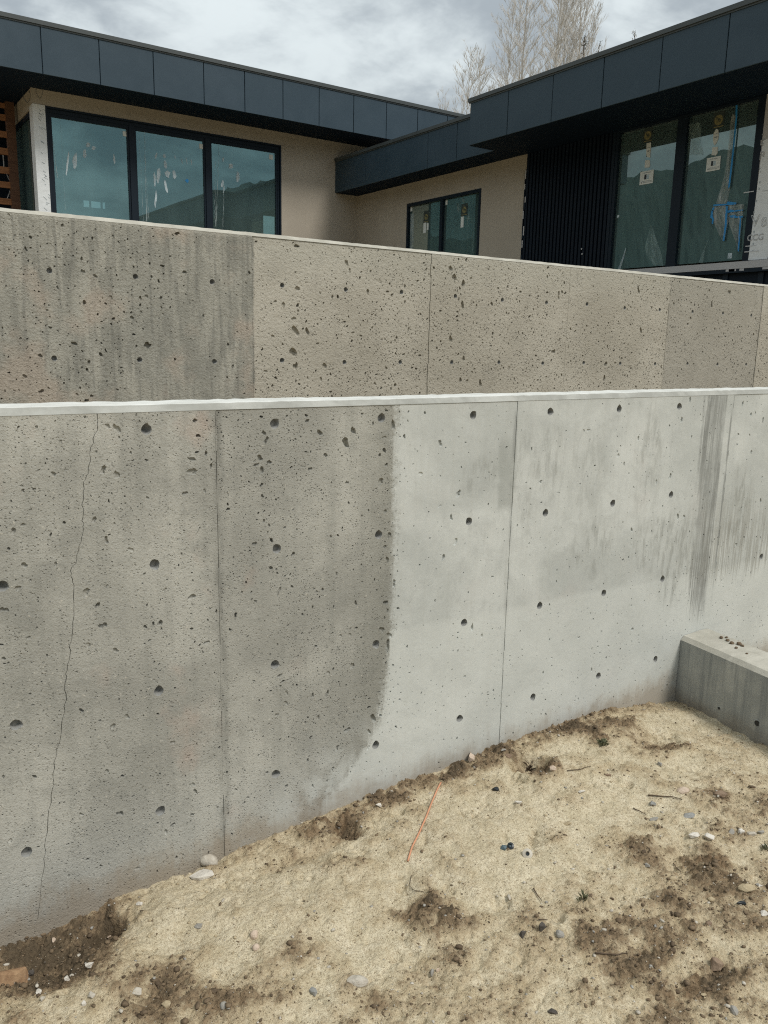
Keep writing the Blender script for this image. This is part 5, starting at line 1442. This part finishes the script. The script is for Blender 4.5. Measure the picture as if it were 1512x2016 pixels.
stone(1479, 1644, 24, 13, 's_pale', 'flat pale stone near the right end of the white stone row', 12, lift=.5)
stone(1497, 1640, 18, 12, 's_grey', 'grey stone ending the white stone row at the right', 13)
stone(1505, 1668, 20, 12, 's_pale', 'pale stone below the right end of the white stone row', 14)
stone(1503, 1800, 20, 14, 's_white', 'white stone cut by the right picture edge below the black scrap', 15)
stone(1495, 1745, 16, 9, 's_white', 'thin white stone chip near the right edge above the black scrap', 16)
stone(1324, 1732, 19, 12, 's_tan', 'rounded cream pebble in the trampled brown patch at the right', 17, .3, smooth=True)
stone(1322, 1764, 14, 8, 's_white', 'small pale chip below the rounded cream pebble', 18)
stone(1102, 1843, 23, 20, 's_grey', 'speckled light grey angular stone beside a dark block', 19, .6, lift=.5)
stone(1066, 1828, 20, 22, 's_dark', 'dark square chunk just left of the speckled grey stone', 20, .9, lift=.4)
stone(1030, 1843, 22, 22, 's_dark', 'dark grey lump left of the dark square chunk', 21, .7, lift=.4)
stone(1407, 1903, 40, 30, 's_brown', 'tan brown rock sitting in a dark hollow at the lower right', 22, .85, lift=.5)
stone(704, 1936, 50, 28, 's_pale', 'big flat speckled pale stone at the bottom middle', 23, .55, sub=3, lift=.45)
stone(617, 1956, 18, 24, 's_blue', 'blue grey pointed stone chip left of the big flat stone', 24, .9, lift=.5)
stone(271, 1957, 26, 24, 's_pale', 'pale angular stone on the dark patch at the bottom left', 25, .85, lift=.5)
stone(167, 1977, 15, 15, 's_white', 'white pebble at the bottom left near the picture edge', 26, lift=.5)
stone(180, 1962, 20, 18, 's_pale', 'pale stone touching the white pebble at the bottom left', 27)
stone(75, 1955, 18, 16, 's_white', 'white chip right of the orange brown rock at the bottom left', 28, .8)
stone(84, 1968, 13, 13, 's_pale', 'small cream pebble under the white chip at the bottom left', 29)
stone(133, 1928, 18, 15, 's_white', 'pale pebble on the rim of the dug hollow at the left', 30)
stone(175, 1902, 24, 16, 's_white', 'white crumbly stone on the rim of the dug hollow beneath the wall', 31, .8)
stone(274, 1781, 16, 12, 's_white', 'small white stone on the sand right of the dug hollow', 32)
stone(214, 1822, 10, 10, 's_pink', 'pinkish chip inside the dark dug hollow under the wall', 33, lift=.7)
stone(106, 1853, 8, 12, 's_pink', 'upright pinkish splinter at the left end of the dug hollow', 34, lift=.7)
stone(392, 1825, 22, 13, 's_grey', 'flat grey brown stone alone on the smooth sand left of centre', 35)
stone(500, 1840, 19, 22, 's_pink', 'pinkish flat stone half sunk in the smooth sand', 36, .6, lift=.1)
stone(504, 1868, 18, 16, 's_pink', 'round pinkish pebble just below the half sunk pinkish stone', 37, .3, smooth=True)
stone(440, 1983, 18, 18, 's_grey', 'round grey stone at the bottom edge left of centre', 38, .4, lift=.5)
stone(327, 1980, 22, 18, 's_tan', 'tan stone at the bottom of the dark patch near the bottom edge', 39)
stone(1445, 1993, 19, 22, 's_grey', 'round grey stone at the bottom right corner area', 40, .4)
stone(1090, 1993, 26, 17, 's_dark', 'dark flat stone at the bottom edge right of centre', 41)
stone(1395, 1820, 16, 12, 's_brown', 'small brown lump between the tan rock and the black scrap', 42)
stone(1400, 1773, 18, 12, 's_tan', 'tan half buried stone left of the black scrap', 43, .5)
stone(1470, 1746, 42, 18, 's_tan', 'broad tan lump of hardened sand at the right edge', 44, .4, lift=.1)
stone(1274, 1706, 16, 14, 's_grey', 'grey wedge shaped stone in front of the brown furrow', 45, .9)
stone(1288, 1615, 24, 13, 's_grey', 'flat grey stone below the long dark twig', 46)
stone(1285, 1584, 15, 16, 's_blue', 'bluish grey stone hanging under the middle of the long dark twig', 47)
stone(1357, 1608, 32, 10, 's_blue', 'bluish grey slab above the row of white stones', 48)
stone(1145, 1560, 18, 9, 's_white', 'small pale stone right of the dark dug spot', 49)
stone(1020, 1581, 18, 10, 's_white', 'small white flake between the dug spot and the orange cord', 50)
stone(1298, 1507, 12, 13, 's_grey', 'small grey upright stone near the smooth brown puddle', 51, lift=.5)
stone(1196, 1527, 16, 9, 's_brown', 'brown clod in the little hollow right of the dug spot', 52)
stone(1088, 1514, 18, 14, 's_pink', 'pale pink stone in the heap beside the dug spot', 53)
stone(1002, 1770, 9, 18, 's_pale', 'slim pale chip standing near the brown burrow in mid sand', 54)
stone(850, 1918, 12, 22, 's_grey', 'slim grey stone standing in the brown cleft below the dark mound', 55)
stone(862, 1912, 9, 12, 's_pink', 'small pink chip in the cleft beside the slim grey stone', 56)
stone(14, 1930, 100, 80, 's_orange', 'large orange brown rock at the lower left picture edge', 57, .9, lift=.2)
stone(62, 1917, 14, 16, 's_dark', 'black lump on the right tip of the orange brown rock', 58)
stone(1116, 1622, 22, 8, 's_tan', 'tan stone flake in the middle right of the sand', 59)
stone(990, 1482, 16, 8, 's_grey', 'grey chip against the wall right of the pinkish upright chip', 60)
stone(1002, 1490, 20, 10, 's_brown', 'brown flat chip next to the grey one by the wall', 61)
stone(1385, 1960, 16, 10, 's_tan', 'tan pebble at the bottom right below the tan brown rock', 62)
stone(1270, 1862, 12, 8, 's_tan', 'cream pebble above the small dark twig at the lower right', 63)
stone(905, 1738, 14, 7, 's_tan', 'cream pebble beside the lower end of the orange cord', 64)
stone(648, 1905, 10, 8, 's_pale', 'pale pea pebble above the big flat stone', 65)

# black plastic scraps, cone, cord, twigs, weed
stone(976, 1555, 18, 10, 'blackplastic', 'black plastic scrap on the sand right of the orange cord', 70, .9, name='plastic_scrap', cat='plastic scrap', lift=.5)
stone(1459, 1783, 27, 16, 'blackplastic', 'shiny black plastic lump near the right edge', 71, .9, name='plastic_scrap', cat='plastic scrap', lift=.5)
def ring_piece(px, py, rpx, mat, mat2, label, name, cat, tilt):
    p = on_ground(px, py); r_ = rpx * (p - EYE).dot(CAM_F) / FPX
    e_ = empty(name, tuple(p), label, cat)
    ax = (EYE - p).normalized().lerp(Vector((0, 0, 1)), tilt).normalized(); q_ = ax.to_track_quat('Z', 'Y')
    def ringpts(rad, h): return [p + Vector((0, 0, r_ * .7)) + q_ @ Vector((math.cos(2 * math.pi * k / 14) * rad, math.sin(2 * math.pi * k / 14) * rad, h)) for k in range(14)]
    R_ = [ringpts(r_ * .75, -r_ * .9), ringpts(r_, -r_ * .2), ringpts(r_ * .95, r_ * .35), ringpts(r_ * .42, r_ * .55), ringpts(r_ * .34, r_ * .1)]
    t_ = MB()
    for a_, b_ in zip(R_[:-1], R_[1:]):
        for k in range(14): t_.quad(a_[k], a_[(k + 1) % 14], b_[(k + 1) % 14], b_[k])
    t_.poly(R_[0][::-1]); t_.build('cone_shell', M[mat], e_)
    t_ = MB(); t_.poly(R_[4]); t_.build('bore', M[mat2], e_)
ring_piece(1038, 1688, 10.5, 'tan', 'blackplastic', 'round tan form tie cone with a dark centre hole lying on the sand', 'tie_cone', 'plastic cone', .2)
ring_piece(1005, 1670, 7, 'blackplastic', 'blueplastic', 'black plastic form tie cap beside a grey plastic flake', 'plastic_fitting', 'plastic fitting', .3)
stone(991, 1671, 16, 16, 'blueplastic', 'grey blue plastic flake touching the black tie cap', 72, .9, name='plastic_scrap', cat='plastic scrap', lift=.3)
def strand(pxs, r_, mat, label, name, cat, n=6, lift=1.0, jit=0.0, taper=False):
    rg_ = random.Random(len(pxs) * 31 + int(pxs[0][0])); pts = []
    for (a, b) in zip(pxs[:-1], pxs[1:]):
        for k in range(5):
            q = k / 5; x = a[0] + (b[0] - a[0]) * q; y = a[1] + (b[1] - a[1]) * q
            p = on_ground(x, y); pts.append(p + Vector((rg_.uniform(-jit, jit), rg_.uniform(-jit, jit), r_ * lift + 0.002)))
    pts.append(on_ground(*pxs[-1]) + Vector((0, 0, r_ * lift)))
    sm = [pts[0]] + [(pts[i - 1] + pts[i] * 2 + pts[i + 1]) / 4 for i in range(1, len(pts) - 1)] + [pts[-1]]
    for i, q in enumerate(sm): q.z = max(q.z, ground_at(q.x, q.y) + r_ * 0.6)
    t_ = MB(); rr = [r_ * (1 - .6 * i / len(sm)) for i in range(len(sm))] if taper else r_
    t_.tube(sm, rr, n); return tag(t_.build(name, M[mat], None, True), label, cat)
strand([(868, 1543), (861, 1556), (850, 1582), (838, 1613), (824, 1645), (811, 1670), (803, 1697)], 0.0032, 'orange', 'bright orange cord lying on the sand near the wall foot', 'orange_cord', 'cord', 7)
strand([(1276, 1568), (1300, 1570), (1322, 1571), (1343, 1576)], 0.003, 'twigdark', 'long dark twig lying on the sand above the blue grey slab', 'twig', 'twig', 5, 1.4, .002, True)
strand([(1170, 1879), (1195, 1881), (1215, 1882), (1236, 1879)], 0.0028, 'twigdark', 'crooked dark twig at the lower right above the brown trampled soil', 'twig', 'twig', 5, 1.2, .002, True)
strand([(1116, 1519), (1140, 1517), (1163, 1510)], 0.0022, 'twigdark', 'thin twig right of the dug spot near the wall', 'twig', 'twig', 5, 1.4, .002, True)
strand([(1246, 1593), (1260, 1600), (1272, 1606)], 0.0026, 'twigdark', 'short dark twig slanting below the long dark twig', 'twig', 'twig', 5, 1.3, .002, True)
strand([(1060, 1813), (1078, 1813)], 0.002, 'twigdark', 'tiny straight twig above the dark square chunk', 'twig', 'twig', 5, 1.6, 0, True)
strand([(1325, 1702), (1333, 1712), (1340, 1718)], 0.0022, 'twigdark', 'short dark twig in the brown patch under the white stones', 'twig', 'twig', 5, 1.6, 0, True)
strand([(1050, 1752), (1058, 1766), (1066, 1775)], 0.0024, 'twigdark', 'bent dark twig poking from the brown burrow in mid sand', 'twig', 'twig', 5, 1.6, 0, True)
strand([(810, 1725), (806, 1745), (815, 1755), (835, 1757)], 0.0009, 'twigdark', 'hair thin curved wire below the end of the orange cord', 'wire', 'wire', 4, 1.5)
def tuft(px, py, size, n, mat, label, seed, name='weed', lean=0.8):
    p = on_ground(px, py); root = empty(name, tuple(p), label, 'weed'); rg_ = random.Random(seed); t_ = MB(); st = MB()
    for k in range(n):
        a = rg_.uniform(0, 6.28); l = size * rg_.uniform(.5, 1.1); d = Vector((math.cos(a) * lean * rg_.random(), math.sin(a) * lean * rg_.random(), 1)).normalized()
        o = p + Vector((rg_.gauss(0, size * .3), rg_.gauss(0, size * .2), 0)); o.z = ground_at(o.x, o.y)
        s = d.cross(Vector((rg_.random(), rg_.random(), .2))).normalized() * l * .13
        mid_ = o + d * l * .55; tip = o + d * l + Vector((math.cos(a), math.sin(a), -.2)) * l * .25
        t_.quad(o - s * .4, mid_ - s, tip, mid_ + s)
        st.tube([o - Vector((0, 0, .004)), mid_], [.0008, .0006], 3, cap=False)
    t_.build('leaves', M[mat], root); st.build('stems', M['twigdark'], root)
tuft(1186, 1467, 0.030, 60, 'weed', 'small green grey weed growing by the wall left of the smooth brown puddle', 1, lean=1.2)
tuft(1146, 1772, 0.028, 14, 'weed', 'tiny brown green grass sprout on the open sand', 2, lean=.6)
tuft(1042, 1520, 0.030, 34, 'twigdark', 'dead brown grass clump in the dug spot near the wall', 3, lean=1.3)
tuft(1508, 1672, 0.025, 20, 'weed', 'green sprout at the right edge under the white stone row', 4, lean=.9)

# crumbs of dirt on the low wall
for k, (px, py, w) in enumerate(((1420, 1257, 10), (1432, 1262, 9), (1440, 1268, 12), (1455, 1270, 13), (1462, 1273, 9), (1449, 1277, 8), (1470, 1288, 6), (1430, 1256, 7))):
    p = onz(px, py, CT); s = w / 2 * (p - EYE).dot(CAM_F) / FPX
    me_ = rock_mesh('dirt_clod', s, s * .9, s * .6, 300 + k, 2, .6); me_.materials.append(M['clod'])
    o = bpy.data.objects.new('dirt_clod', me_); COL.objects.link(o); o.location = (p.x, p.y, CT + s * .45)
    tag(o, 'small dark dirt crumb lying on top of the low concrete wall', 'dirt clod', 'dirt crumbs on the low wall')

# loose grit, clods and pebbles too many to count: real stones, joined by kind
def scatter_bits(name, mat, N, rmin, rmax, power, dens, seed):
    rs = np.random.RandomState(seed); need = N
    tmpl = []
    for k in range(6):
        me_ = rock_mesh('bit', 1, .85, .65, 900 + k, 1, .69)
        tmpl.append((np.array([v_.co[:] for v_ in me_.vertices]), np.array([pl.vertices[:] for pl in me_.polygons]))); bpy.data.meshes.remove(me_)
    x = rs.uniform(0.1, 3.6, N * 6); y = rs.uniform(0.88, 2.33, N * 6)
    h, so_ = ground_fields(x, y)
    keep = rs.rand(len(x)) < dens(x, y, so_)
    keep &= ~((x > 3.379 - CK * (2.322 - y) - .01))
    idx = np.nonzero(keep)[0][:N]
    V_, F_ = [], []; base = 0
    for i in idx:
        tv, tf = tmpl[rs.randint(6)]
        r_ = min(rmax, rmin * (1 - rs.rand()) ** (-1 / power)); a = rs.rand() * 6.28; sq = rs.uniform(.7, 1.3)
        c, s = math.cos(a), math.sin(a)
        q = tv * [r_ * sq, r_ / sq, r_ * rs.uniform(.6, 1.1)]
        q = np.stack([q[:, 0] * c - q[:, 1] * s + x[i], q[:, 0] * s + q[:, 1] * c + y[i], q[:, 2] + h[i] + r_ * rs.uniform(-.1, .45)], 1)
        V_.append(q); F_.append(tf + base); base += len(q)
    V_ = np.concatenate(V_); F_ = np.concatenate(F_)
    me_ = bpy.data.meshes.new(name)
    me_.vertices.add(len(V_)); me_.vertices.foreach_set('co', V_.astype(np.float32).ravel())
    me_.loops.add(F_.size); me_.loops.foreach_set('vertex_index', F_.ravel().astype(np.int32))
    me_.polygons.add(len(F_)); me_.polygons.foreach_set('loop_start', np.arange(0, F_.size, 3, dtype=np.int32))
    me_.update(calc_edges=True); me_.materials.append(M[mat])
    o = bpy.data.objects.new(name, me_); COL.objects.link(o); o['kind'] = 'stuff'; return o
scatter_bits('soil_crumbs', 'clod', 19000, 0.0013, 0.008, 2.5, lambda x, y, s: np.clip(0.16 + (s - 0.12) * 1.6, 0.07, 1), 1)
scatter_bits('soil_clods', 'clod', 900, 0.004, 0.014, 2.2, lambda x, y, s: np.clip((s - 0.28) * 2.0, 0.0, 1), 9)
scatter_bits('sand_crumbs', 's_tan', 5000, 0.0012, 0.007, 2.2, lambda x, y, s: np.clip(0.5 - s * 0.4, 0.1, 1), 2)
scatter_bits('pale_gravel', 's_pale', 1600, 0.0016, 0.009, 1.9, lambda x, y, s: np.clip(0.15 + 0.7 * np.clip((1.9 - y), 0, 1) + s * .3, 0.05, 1), 3)
scatter_bits('dark_gravel', 's_grey', 900, 0.0015, 0.008, 2.0, lambda x, y, s: np.clip(0.2 + s * .6, 0.05, 1), 4)
